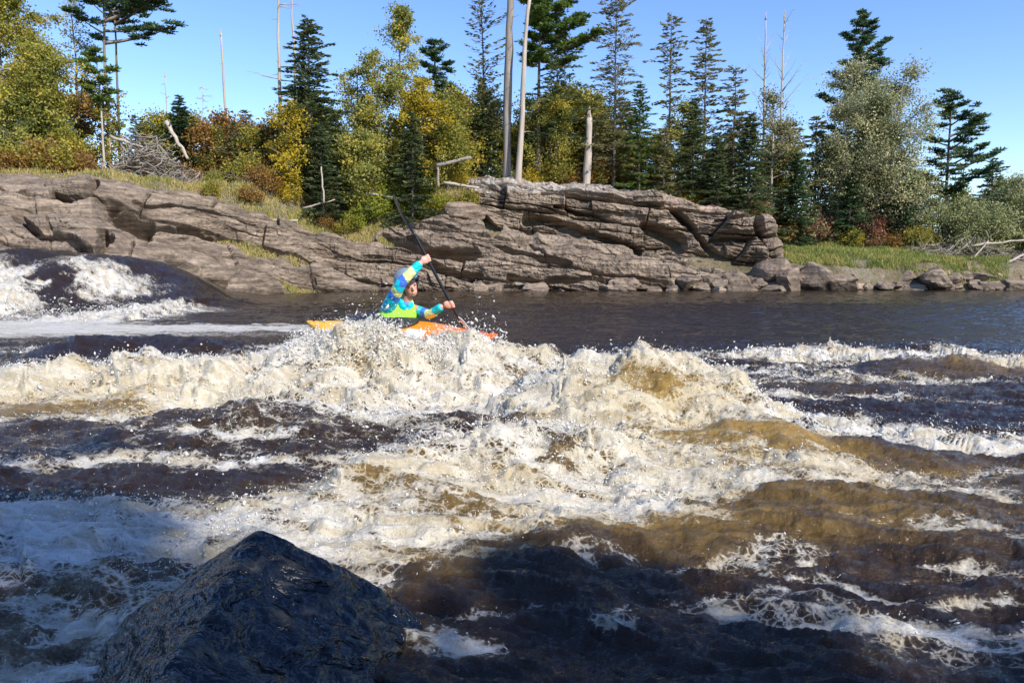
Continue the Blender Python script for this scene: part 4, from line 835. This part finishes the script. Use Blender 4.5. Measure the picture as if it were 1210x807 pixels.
DESC = {'olive': 'olive green', 'lime': 'yellow-green', 'yellow': 'yellow', 'red': 'russet red', 'orange': 'orange-brown', 'sage': 'grey-green'}
used = set()
def place_shrub(k, px, d, s, label, group=None, sz=None):
    i = random.randrange(2); x, y, z = G(px, d); rz = random.uniform(0, 6.3); sc = (s, s, sz or s)
    if (k, i) not in used:
        used.add((k, i)); o = SH[k][i]; o.location = (x, y, z - .05); o.rotation_euler = (0, 0, rz); o.scale = sc; o['label'] = label
        if group: o['group'] = group
    else: dup(SH[k][i], (x, y, z - .05), rz, sc, label, group)
for a in [('lime', 470, 45.6, .9, 'low lime bush on the rocks behind the raised paddle blade'), ('olive', 410, 44.6, .8, 'small olive bush at the top of the slab left of the paddle'), ('yellow', 535, 46.2, .8, 'small yellow bush at the left foot of the big outcrop'), ('orange', 385, 44.2, .7, 'small rusty bush beside the thin dead sapling'), ('lime', 520, 46.0, .9, 'yellow-green bush between the paddle tip and the outcrop'), ('orange', 300, 41.5, .8, 'rusty low bush on the grassy slope above the long crack'), ('olive', 255, 40.8, .7, 'small olive bush on the slope below the bare pole'),
          ('lime', 20, 39.5, 1.3, 'yellow-green bush at the lower left edge of the trees'), ('orange', 60, 39, 1.2, 'orange-brown bush right of the yellow-green edge bush'),
          ('lime', 445, 45.3, 1.25, 'bright yellow-green bush left of the paddle blade'), ('lime', 425, 44.8, 1.0, 'small lime bush at the top of the grassy slope'),
          ('lime', 500, 46.6, 1.0, 'bright yellow-green bush right of the paddle blade'), ('yellow', 808, 48.9, 1.0, 'bright yellow bush above the outcrop under the green spruces'),
          ('red', 960, 51.3, 1.55, 'large russet bush left of the small yellow one on the right bank'), ('yellow', 1000, 51, 1.2, 'narrow yellow bush between the two russet bushes'),
          ('red', 1022, 50.9, 1.5, 'large russet bush right of the small yellow one on the right bank'), ('orange', 1055, 51, 1.2, 'brown bush right of the russet bushes'),
          ('orange', 925, 51, 1.4, 'orange bush beside the right end of the outcrop'), ('olive', 1085, 49, 1.2, 'dark olive bush left of the round grey-green bush'),
          ('orange', 670, 49.6, 1.1, 'orange-red bush on the outcrop below the broken stump'), ('orange', 705, 50, 1.1, 'rust-orange bush on the outcrop right of the stump'),
          ('yellow', 345, 43.8, .9, 'yellow bush in front of the short dark spruce'), ('orange', 320, 43, 1.0, 'orange-brown bush beside the grassy slope'),
          ('sage', 1160, 48.5, 1.0, 'low grey-green bush at the driftwood pile'), ('yellow', 800, 42.9 + 5.6, .9, 'second yellow bush above the outcrop')]:
    place_shrub(a[0], a[1], a[2], a[3] * 1.0, a[4])
rs = np.random.default_rng(77)
for lo, hi, d0, d1, n, kinds, where in [(-60, 110, 38.5, 42, 16, ['olive', 'orange', 'lime', 'olive'], 'under the leafy trees at the far left'),
        (150, 340, 43, 49, 30, ['olive', 'orange', 'yellow', 'sage', 'olive', 'lime', 'orange'], 'behind the brush pile and bare pole at left'),
        (340, 560, 45.5, 50, 26, ['olive', 'lime', 'yellow', 'olive', 'sage'], 'under the aspen clump'),
        (560, 860, 49.8, 53, 30, ['olive', 'orange', 'sage', 'yellow', 'olive'], 'along the top of the outcrop'),
        (860, 1090, 49.8, 53, 22, ['olive', 'orange', 'red', 'sage'], 'under the big trees on the right'), (1080, 1260, 48.5, 53, 16, ['sage', 'olive', 'sage'], 'along the right edge bank')]:
    for q in range(n):
        k = kinds[rs.integers(len(kinds))]; px = lo + (hi - lo) * (q + rs.random()) / n
        place_shrub(k, px, rs.uniform(d0, d1), rs.uniform(.75, 1.3), f'low {DESC[k]} shrub {where}', f'{DESC[k]} shrubs {where}')
for k, v in SH.items():
    for i, o in enumerate(v):
        if (k, i) not in used: place_shrub(k, 600 + 20 * i, 51, 1, f'low {DESC[k]} shrub in the tangled growth along the top of the outcrop', f'{DESC[k]} shrubs along the top of the outcrop')

def brush(name, px0, px1, d, h, n, label, seed, mat='twig', maxl=2.2, peak=.5, r0=.03):
    r = np.random.default_rng(seed); x0 = (px0 - 605) / F * d; x1 = (px1 - 605) / F * d; mb = MB()
    for k in range(n):
        u = r.uniform(0, 1); x = x0 + (x1 - x0) * u; y = d + r.uniform(-1.2, 1.2); e = h * math.exp(-((u - peak) / .3) ** 2) + .2
        z = float(ground_z(x, y)) + r.uniform(-.05, 1) * e; an = r.normal(0, .9) + (0 if r.random() < .6 else 3.14)
        L = r.uniform(.3, maxl); dv = np.array((math.cos(an), math.sin(an) * .6, r.normal(-.1, .45))); tt = np.linspace(-.5, .5, 5)
        pts = np.array((x, y, z)) + dv * (L * tt)[:, None] + r.normal(0, .07, (5, 3)) * L; rr = r0 * r.uniform(.3, 1.6)
        mb.tube(pts, np.linspace(rr, rr * .35, 5), 5)
    return tag(link(name, mb.mesh(name), M[mat]), label, 'brush pile')
brush('brush_pile', 130, 240, 43, 2.6, 620, 'tall grey tangle of dead roots and branches on the left bank', 1, 'twig', 1.7, .52, .034)
brush('brush_pile', 225, 320, 43.8, .8, 220, 'low dark tangle of dead branches right of the tall root tangle', 2, 'bark', 1.8)
brush('driftwood_pile', 1075, 1215, 48, .9, 260, 'grey driftwood pile under the grey-green bushes at right', 3, 'twig', 2.6)
def log(p0, p1, r0, r1, label, mat='barkw', seed=0, name='fallen_log', stubs=0):
    r = np.random.default_rng(seed); p0, p1 = P(*p0), P(*p1); tt = np.linspace(0, 1, 8)
    pts = p0 + (p1 - p0) * tt[:, None] + r.normal(0, .02, (8, 3)) * np.linalg.norm(p1 - p0) * .5; mb = MB(); mb.tube(pts, np.linspace(r0, r1, 8), 7)
    for k in range(stubs): c = pts[r.integers(1, 7)]; mb.tube([c, c + r.normal(0, .25, 3) + (0, 0, .15)], [r0 * .4, .01], 4)
    tag(link(name, mb.mesh(name), M[mat]), label, 'log')
log((310, 260, 41.2), (352, 261, 41.4), .07, .06, 'short pale fallen log lying on the grassy slope above the slabs', seed=1)
log((436, 229, 45.0), (482, 236, 45.3), .07, .05, 'pale bare log behind the raised paddle blade', seed=2)
log((515, 196, 45.5), (556, 186, 45.8), .13, .1, 'thick grey fallen log end propped up left of the outcrop', 'barkg', seed=3, stubs=2)
log((518, 222, 45.4), (517, 194, 45.5), .09, .07, 'short upright grey post of dead wood under the propped log', 'barkg', seed=4)
log((525, 216, 45.3), (566, 222, 45.6), .1, .07, 'pale fallen log lying at the left end of the outcrop top', seed=5, stubs=2)
log((379, 196, 43.2), (383, 240, 43.0), .04, .05, 'thin upright dead sapling trunk beside the grassy slope', seed=6)
log((358, 246, 43), (396, 236, 43.4), .05, .03, 'thin dead branch leaning across the thin upright sapling', seed=7)
log((1148, 290, 47), (1212, 284, 47.5), .07, .05, 'long pale driftwood pole on top of the driftwood pile', seed=8)
log((1186, 312, 45), (1222, 296, 45.3), .08, .06, 'pale driftwood log pointing up at the right edge of the shore', seed=9)
log((1150, 305, 46.6), (1168, 285, 46.9), .05, .04, 'leaning grey stick against the driftwood pile', seed=10)
log((130, 162, 42.8), (182, 178, 42.4), .1, .06, 'thick pale root sweeping out to the left of the root tangle', seed=11, stubs=3)
log((196, 144, 43), (222, 188, 42.6), .13, .08, 'pale upturned root stem at the top of the root tangle', seed=12, stubs=4)

def grass(name, boxes, n, label, seed, lo=.15, hi=.42, tint=(.1, .7)):
    r = np.random.default_rng(seed); C = []
    for (a, b, d0, d1, wt) in boxes:
        m = int(n * wt); px = r.uniform(a, b, m); d = r.uniform(d0, d1, m); x = (px - 605) / F * d
        keep = n2(x * .8, d * .8) + r.uniform(-.5, .5, m) > -.15; C.append(np.column_stack([x[keep], d[keep]]))
    C = np.concatenate(C); z = ground_z(C[:, 0], C[:, 1]); m = len(C); L = r.uniform(lo, hi, m)
    D = r.normal(0, .35, (m, 3)) + (0, 0, 1); N = r.normal(size=(m, 3)); N[:, 2] = 0
    cm = MB(); cm.leaves(np.column_stack([C, z + L * .4]), D, N, L, r.uniform(.025, .06, m), np.clip(r.uniform(*tint, m) + .35 * n2(C[:, 0] * .5, C[:, 1] * .5), 0, 1))
    tag(link(name, cm.mesh(name, False), M['grass']), label, 'grass', kind='stuff')
grass('grass', [(895, 1190, 43.6, 52, 1)], 56000, 'green and straw grass on the right bank above the low rocky shore', 1, tint=(0, .6))
grass('grass', [(230, 470, 37, 47, .75), (-40, 240, 36.5, 43, .35), (420, 560, 43.5, 47.5, .3)], 72000, 'straw and orange grass on the slope between the slabs and the shrubs at left', 2, tint=(.3, 1.0))

exec_person = True
# ------------------------------------------------------------------ kayak, paddler, paddle
def kayak():
    st = P(366, 388, 8.0); bw = P(590, 405, 7.05); ax = bw - st; L = np.linalg.norm(ax)
    root = thing('kayak', 'orange and yellow whitewater kayak half hidden by the breaking wave', 'kayak')
    nu, k = 60, 32; u = np.linspace(0, 1, nu); s = (u - .5) * 2
    wid = .3 * (1 - np.abs(s) ** 2.0) ** .95 + .015; hd = .18 * (1 - np.abs(s) ** 1.8) ** .9 + .012 + .03 * np.exp(-((u - .62) / .14) ** 2); hb = .16 * (1 - np.abs(s) ** 1.7) ** .9 + .012
    rock = .16 * np.abs(s) ** 2.4
    th = np.linspace(0, 2 * math.pi, k, endpoint=False)
    c, sn_ = np.cos(th), np.sin(th)
    Xl = (u - .5)[:, None] * L + 0 * th; Yl = wid[:, None] * np.sign(c) * np.abs(c) ** .8; Zl = np.where(sn_ > 0, hd[:, None] * np.abs(sn_) ** .9, -hb[:, None] * np.abs(sn_) ** .6) + rock[:, None]
    def faces(k0, k1): 
        i = np.arange(nu - 1)[:, None] * k; j = np.arange(k0, k1)[None]; return np.stack([i + j % k, i + k + j % k, i + k + (j + 1) % k, i + (j + 1) % k], -1).reshape(-1, 4)
    V = np.stack([Xl, Yl, Zl], -1).reshape(-1, 3)
    tn = np.repeat(u, k)
    t = NT('kayak_plastic'); f = t.attr('tint').outputs['Fac']
    cc = t.ramp(f, [(.0, (.85, .42, .02)), (.25, (.9, .5, .02)), (.5, (.95, .42, .01)), (.66, (.95, .25, .01)), (1, (.85, .14, .01))])
    mt = t.done(t.n('BsdfPrincipled', {'Base Color': cc, 'Roughness': t.ramp(t.noise(30, 3), [(.3, .22), (.7, .4)]), 'Specular IOR Level': .5}).outputs[0])
    def part(name, k0, k1):
        return link(name, mesh(name, V, faces(k0, k1), True, {'tint': tn}), mt, root)
    part('deck', 0, k // 2); part('hull', k // 2, k)
    rim = MB(); a = np.linspace(0, 2 * math.pi, 33); cx = -.18
    rim.tube(np.column_stack([cx + .42 * np.cos(a), .24 * np.sin(a), .235 - .0 * a]), .018, 6, cap=False); link('cockpit_rim', rim.mesh('cockpit_rim'), simple('black_rubber', (.02, .02, .02), .5), root)
    sk = MB(); n = 25; rr = np.linspace(0, 1, 7)
    ring = np.stack([np.stack([cx + .42 * q * np.cos(a[:-1]), .24 * q * np.sin(a[:-1]), .24 + .1 * (1 - q) + 0 * a[:-1]], -1) for q in rr]); m_ = 32
    i = np.arange(6)[:, None] * m_; j = np.arange(m_)[None]; sk.add(ring.reshape(-1, 3), np.stack([i + j, i + (j + 1) % m_, i + m_ + (j + 1) % m_, i + m_ + j], -1).reshape(-1, 4)); link('spray_skirt', sk.mesh('spray_skirt'), simple('black_neoprene', (.025, .025, .03), .6), root)
    for sx in (-1, 1):
        h_ = MB(); xx = sx * L * .43; zz = .19; h_.tube([(xx - .07, 0, zz - .02), (xx - .05, 0, zz + .04), (xx + .05, 0, zz + .045), (xx + .07, 0, zz - .02)], .011, 6); link('grab_handle', h_.mesh('grab_handle'), simple('black_webbing', (.03, .03, .03), .7), root)
    # white lettering patch on the foredeck side, with red trim stripe towards the bow
    def shell(name, u0, u1, t0, t1, mat, off=.004, nn=16, shape=None):
        uu = np.linspace(u0, u1, nn); tt = np.linspace(t0, t1, 8); UU, TT = np.meshgrid(uu, tt, indexing='ij')
        s2 = (UU - .5) * 2; w_ = .3 * (1 - np.abs(s2) ** 2.0) ** .95 + .015; h2 = .18 * (1 - np.abs(s2) ** 1.8) ** .9 + .012 + .03 * np.exp(-((UU - .62) / .14) ** 2)
        c_, q_ = np.cos(TT), np.sin(TT); q_ = np.maximum(q_, 0)
        VV = np.stack([(UU - .5) * L, (w_ + off) * np.sign(c_) * np.abs(c_) ** .8, (h2 + off) * q_ ** .9 + .16 * np.abs(s2) ** 2.4], -1)
        return link(name, mesh(name, VV.reshape(-1, 3), grid_faces(nn, 8)), mat, root)
    white = simple('white_decal', (.8, .8, .8), .4); red = simple('red_decal', (.6, .03, .03), .4)
    shell('logo_patch', .60, .69, math.pi - 1.2, math.pi - .7, white, .012)
    return_l = shell('trim_stripe', .72, .86, math.pi - .98, math.pi - .80, red)
    ang = math.atan2(ax[1], ax[0]); pit = math.atan2(ax[2], math.hypot(ax[0], ax[1]))
    # flip so +theta=pi side faces the camera
    root.matrix_world = Matrix.Translation(Vector((st + bw) / 2) + Vector((0, 0, -.08))) @ Matrix.Rotation(ang, 4, 'Z') @ Matrix.Rotation(-pit, 4, 'Y') @ Matrix.Rotation(R(14), 4, 'X')
    return root
kayak()

def skin(edges, pts, rad, sub=2):
    me = bpy.data.meshes.new('sk'); me.from_pydata([tuple(p) for p in pts], edges, []); o = bpy.data.objects.new('sk', me); col.objects.link(o)
    m = o.modifiers.new('s', 'SKIN'); m.use_smooth_shade = True
    for i, r in enumerate(rad): me.skin_vertices[0].data[i].radius = (r, r) if np.isscalar(r) else r
    me.skin_vertices[0].data[0].use_root = True
    s = o.modifiers.new('u', 'SUBSURF'); s.levels = sub
    dg = bpy.context.evaluated_depsgraph_get(); dg.update(); ev = o.evaluated_get(dg).to_mesh()
    V = np.array([v.co[:] for v in ev.vertices]); Fc = [tuple(p.vertices) for p in ev.polygons]
    o.evaluated_get(dg).to_mesh_clear(); bpy.data.objects.remove(o); bpy.data.meshes.remove(me)
    return V, Fc
def remesh(parts, voxel, name):
    me = bpy.data.meshes.new(name); V = []; Fc = []; n = 0
    for v, f in parts: V += [tuple(q) for q in v]; Fc += [tuple(i + n for i in p_) for p_ in f]; n += len(v)
    me.from_pydata(V, [], Fc); o = bpy.data.objects.new('tmp', me); col.objects.link(o)
    m = o.modifiers.new('r', 'REMESH'); m.mode = 'VOXEL'; m.voxel_size = voxel; m.use_smooth_shade = True
    sm = o.modifiers.new('c', 'SMOOTH'); sm.factor = .5; sm.iterations = 2
    dg = bpy.context.evaluated_depsgraph_get(); dg.update(); me2 = bpy.data.meshes.new_from_object(o.evaluated_get(dg)); me2.name = name
    bpy.data.objects.remove(o); return me2
def ellipsoid(c, r, rot=None, n=3):
    b = bmesh.new(); bmesh.ops.create_icosphere(b, subdivisions=n, radius=1); V = np.array([v.co[:] for v in b.verts]) * r; Fc = [tuple(v.index for v in f.verts) for f in b.faces]; b.free()
    if rot is not None: V = V @ np.array(rot).T
    return V + np.array(c), Fc
pel = P(462, 402, 7.78); wai = P(465, 388, 7.72); che = P(472, 371, 7.62); nec = P(480, 357, 7.52); hed = P(483, 338, 7.47)
rsh = P(458, 365, 7.48); rel = P(474, 334, 7.27); rwr = P(500, 308, 7.30); lsh = P(487, 366, 7.66); lel = P(508, 372, 7.48); lwr = P(524, 361, 7.36)
pt_top = P(465, 230, 7.28); pt_bot = P(566, 422, 7.40)
def on_paddle(py): a, b = pt_top, pt_bot; return a + (b - a) * ((py - 230) / (422 - 230))
rh, lh = on_paddle(304), on_paddle(358)
fwd = Vector((.5, -.85, -.08)).normalized()          # where the face looks
hr = fwd.to_track_quat('-Y', 'Z').to_matrix() @ Matrix.Rotation(R(-20), 3, 'Y')
def person():
    root = thing('person', 'kayaker in grey helmet, lime life vest and blue and yellow banded sleeves, one arm raised', 'person', tuple(pel))
    parts = []
    E = [(0, 1), (1, 2), (2, 3), (3, 4), (2, 5), (5, 6), (6, 7), (2, 8), (8, 9), (9, 10)]
    pts = [pel, wai, che, nec, hed, rsh, rel, rwr, lsh, lel, lwr]; rad = [.14, .12, .12, .055, .07, .075, .045, .03, .075, .045, .03]
    hipd = Vector(P(500, 398, 7.55)) - Vector(pel)
    pts += [pel + np.array((.35, -.12, -.02)), pel + np.array((.62, -.3, .0)), pel + np.array((.38, .12, -.02)), pel + np.array((.66, .05, .0))]; rad += [.08, .06, .08, .06]; E += [(0, 11), (11, 12), (0, 13), (13, 14)]
    parts.append(skin(E, pts, rad))
    hm = np.array(hr)
    def hp(x, y, z): return hed + hm @ np.array((x, y, z))
    parts.append(ellipsoid(hp(0, .005, .01), (.078, .098, .115), hm)); parts.append(ellipsoid(hp(0, -.04, -.055), (.052, .05, .055), hm))
    parts.append(ellipsoid(hp(0, -.1, -.02), (.014, .02, .026), hm, 2)); parts.append(ellipsoid(hp(.079, .01, -.01), (.012, .02, .03), hm, 2)); parts.append(ellipsoid(hp(-.079, .01, -.01), (.012, .02, .03), hm, 2))
    parts.append(ellipsoid(hp(0, -.088, -.062), (.026, .012, .009), hm, 2))
    ax = (pt_bot - pt_top) / np.linalg.norm(pt_bot - pt_top)
    for wr, hd_, up in ((rwr, rh, -1), (lwr, lh, 1)):
        dv = hd_ - wr; dv /= np.linalg.norm(dv); nrm = np.cross(ax, dv); nrm /= np.linalg.norm(nrm); pc = wr + (hd_ - wr) * .6
        pc = hd_ - dv * .035 + nrm * .006
        rot = np.column_stack([ax, dv, nrm]); parts.append(ellipsoid(pc, (.042, .04, .018), rot)); parts.append(skin([(0, 1)], [wr, pc], [.027, .024], 1))
        for q in range(4):     # fingers curl round the shaft
            o = ax * (q - 1.5) * .021; Lq = (.9, 1, .96, .78)[q]
            a0 = pc + o + dv * .025; a1 = hd_ + o + nrm * .026 * Lq + dv * .006; a2 = hd_ + o + nrm * .016 + dv * .028 * Lq; a3 = hd_ + o - nrm * .014 + dv * .026 * Lq
            parts.append(skin([(0, 1), (1, 2), (2, 3)], [a0, a1, a2, a3], [.0095, .009, .0085, .007], 1))
        b0 = pc - ax * .03 * up; b1 = hd_ - ax * .045 * up - nrm * .018; b2 = hd_ - ax * .02 * up - nrm * .024 + dv * .012
        parts.append(skin([(0, 1), (1, 2)], [b0, b1, b2], [.012, .011, .009], 1))
    me = remesh(parts, .0065, 'body'); t = NT('skin'); n_ = t.noise(40, 3)
    mt = t.done(t.n('BsdfPrincipled', {'Base Color': t.ramp(n_, [(.3, (.62, .31, .23)), (.7, (.72, .4, .3))]), 'Roughness': .5, 'Subsurface Weight': .1, 'Subsurface Radius': (.02, .008, .004)}).outputs[0])
    pm = Matrix.Translation(Vector(pel)); 
    def add(name, me_, mat, par=root):
        if not me_.materials: me_.materials.append(mat)
        o = bpy.data.objects.new(name, me_); col.objects.link(o); o.parent = par
        if par is root: o.matrix_parent_inverse = pm.inverted()
        return o
    add('body', me, mt)
    eye = MB(); 
    for sx in (-1, 1):
        v, f = ellipsoid(hp(.031 * sx, -.088, .008), (.013, .008, .008), hm, 2); eye.add(v, f)
    add('eyes', eye.mesh('eyes'), simple('eye_dark', (.03, .02, .02), .2))
    # banded shirt: sleeves plus shoulders
    Vs, Fs = skin([(0, 1), (1, 2), (0, 3), (3, 4), (4, 5), (0, 6), (6, 7), (7, 8)], [che, nec * .75 + che * .25, nec * .72 + hed * .28, rsh, rel, rwr * .93 + rel * .07, lsh, lel, lwr * .93 + lel * .07], [.12, .1, .095, .085, .06, .046, .07, .052, .043], 3)
    def along(a, b, c, V):
        out = np.full(len(V), -1.0); best = np.full(len(V), 9.); acc = 0
        for p_, q_ in ((a, b), (b, c)):
            l = np.linalg.norm(q_ - p_); t_ = np.clip((V - p_) @ (q_ - p_) / l ** 2, 0, 1); d_ = np.linalg.norm(V - (p_ + t_[:, None] * (q_ - p_)), axis=1)
            m = d_ < best; out[m] = (acc + t_ * l)[m]; best = np.minimum(best, d_); acc += l
        return out, best
    b = bmesh.new(); vl = [b.verts.new(v) for v in Vs]
    for f in Fs:
        try: b.faces.new([vl[i] for i in f])
        except ValueError: pass
    bmesh.ops.subdivide_edges(b, edges=b.edges[:], cuts=1, use_grid_fill=True); V2 = np.array([v.co[:] for v in b.verts]); V2 = V2 + (.009 * fbm3(V2[:, 0] * 16, V2[:, 1] * 16, V2[:, 2] * 30, 3))[:, None] * np.array((.4, -.8, .4)); [setattr(v, 'co', Vector(q_)) for v, q_ in zip(b.verts, V2)]; me2 = bpy.data.meshes.new('shirt'); b.to_mesh(me2); b.free()
    for p_ in me2.polygons: p_.use_smooth = True
    sr, dr = along(rsh, rel, rwr, V2); sl_, dl_ = along(lsh, lel, lwr, V2); s = .004 * fbm3(V2[:, 0] * 14, V2[:, 1] * 14, V2[:, 2] * 14, 2) + np.where(dr < dl_, sr, sl_ + .17) + .35 * np.where(dr < dl_, V2[:, 0] - np.interp(sr, [0, .6], [rsh[0], rwr[0]]), .5 * (V2[:, 2] - lel[2]))
    pal = np.array([(.0, .62, .75), (.0, .62, .75), (.0, .62, .75), (.05, .2, .75), (.72, .82, .3), (.0, .62, .75), (.06, .2, .78), (.72, .84, .3), (.74, .85, .35), (0, .62, .7)])
    C = pal[np.clip(((s + .02) / .62 * 10).astype(int), 0, 9)]
    at = me2.attributes.new('band', 'FLOAT_COLOR', 'POINT'); at.data.foreach_set('color', np.concatenate([C, np.ones((len(C), 1))], 1).astype(np.float32).ravel())
    t = NT('banded_fabric'); mt2 = t.done(t.n('BsdfPrincipled', {'Base Color': t.attr('band').outputs['Color'], 'Roughness': .55, 'Normal': t.n('Bump', {'Strength': .4, 'Distance': .01, 'Height': t.noise(22, 3)}).outputs[0]}).outputs[0])
    add('shirt', me2, mt2)
    # life vest
    Vv, Fv = skin([(0, 1), (1, 2), (2, 3), (2, 4)], [P(467, 394, 7.62), P(469, 378, 7.52), P(475, 361, 7.42), rsh * .4 + nec * .6, lsh * .4 + nec * .6], [.2, .23, .225, .08, .08], 3)
    me3 = remesh([(Vv, Fv)], .012, 'life_vest'); add('life_vest', me3, simple('lime_fabric', (.3, .62, .03), .6, .4, .15, 20, .3))
    st = MB(); c0 = (wai + che) / 2; a = np.linspace(0, 6.2832, 30); axis = Vector(che - wai).normalized(); q = axis.to_track_quat('Z', 'Y').to_matrix()
    st.tube(np.array([c0 - np.array(axis) * .03 + np.array(q @ Vector((math.cos(t_) * .176, math.sin(t_) * .176, 0))) for t_ in a]), .012, 6, cap=False); add('vest_strap', st.mesh('vest_strap'), simple('dark_webbing', (.03, .04, .05), .7))
    ya = MB(); v, f = ellipsoid(che * .6 + wai * .4 + np.array((-.17, .04, .0)), (.05, .08, .12)); ya.add(v, f); add('vest_pocket', ya.mesh('vest_pocket'), simple('yellow_fabric', (.62, .65, .04), .6))
    # helmet
    b = bmesh.new(); bmesh.ops.create_uvsphere(b, u_segments=36, v_segments=24, radius=1)
    bmesh.ops.delete(b, geom=[v for v in b.verts if v.co.z < (-.05 if v.co.y < -.35 else -.62)], context='VERTS')
    bmesh.ops.solidify(b, geom=b.faces[:], thickness=.06)
    for v in b.verts: v.co = Vector(hp(v.co.x * .125, v.co.y * .148 + .018, v.co.z * .13 + .058))
    mh = bpy.data.meshes.new('helmet'); b.to_mesh(mh); b.free()
    for p_ in mh.polygons: p_.use_smooth = True
    hel = add('helmet', mh, simple('grey_blue_helmet', (.22, .28, .33), .3, .5))
    vi = MB(); nn = 20; aa = np.linspace(-1.15, 1.15, nn); vv = []
    for rr, zz in ((.0, 0), (.045, -.012), (.085, -.032), (.085, -.04), (.04, -.022), (0, -.012)):
        vv.append([hp(math.sin(t_) * (.122 + rr * .2), -math.cos(t_) * (.132 + rr * .45) + .016, .082 + zz * .4) for t_ in aa])
    vi.add(np.array(vv).reshape(-1, 3), grid_faces(6, nn)); vo = add('visor', vi.mesh('visor'), simple('black_visor', (.015, .015, .018), .35)); 
    vo.parent = hel; vo.matrix_parent_inverse = Matrix.Identity(4)
    stp = MB(); aa = np.linspace(0, math.pi, 14); stp.tube([hp(math.cos(t_) * .088, -.02, .02 - math.sin(t_) * .135) for t_ in aa], .008, 5); s_ = add('chin_strap', stp.mesh('chin_strap'), simple('black_strap', (.02, .02, .02), .7)); s_.parent = hel; s_.matrix_parent_inverse = Matrix.Identity(4)
person()
def paddle():
    root = thing('paddle', 'long black kayak paddle held diagonally, its upper blade edge-on against the rocks', 'paddle', tuple(pt_top))
    ax = pt_bot - pt_top; L = np.linalg.norm(ax); ax = ax / L
    def w(u, a, b, s1, s2): return pt_top + ax * u + s1 * a + s2 * b
    e1 = np.cross(ax, (0, -1, 0)); e1 /= np.linalg.norm(e1); e2 = np.cross(ax, e1)
    k = simple('black_carbon', (.012, .012, .014), .3); wm_ = simple('pale_blade', (.6, .62, .6), .35)
    sh = MB(); sh.tube([pt_top + ax * u - pt_top for u in np.linspace(.3, L - .3, 8)], .0155, 8); link('shaft', sh.mesh('shaft'), k, root)
    for flip, mat in ((0, k), (1, wm_)):
        B = MB(); uu = np.linspace(0, .46, 16); hw = .095 * np.sin(np.clip(uu / .46, 0, 1) ** .55 * math.pi * .93 + .1) ** .6 + .012; hw[-1] = .016
        wide, thin = (e2, e1) if not flip else (e1 * .5 + e2 * .85, e2 * .5 - e1 * .85)
        wide = wide * .97 + thin * .2 if not flip else wide
        rows = []
        for s_, sg in ((1, .008), (-1, -.008)):
            pass
        th = np.linspace(0, 2 * math.pi, 12, endpoint=False); V = []
        for u_, h_ in zip(uu, hw):
            uq = u_ if not flip else L - u_
            for t_ in th: V.append(ax * uq + wide * math.cos(t_) * h_ + thin * (math.sin(t_) * .009 + .02 * math.sin(u_ / .46 * 3.14)))
        n, m = 16, 12; i = np.arange(n - 1)[:, None] * m; j = np.arange(m)[None]; B.add(np.array(V), np.stack([i + j, i + (j + 1) % m, i + m + (j + 1) % m, i + m + j], -1).reshape(-1, 4)); link('blade', B.mesh('blade'), mat, root)
paddle()
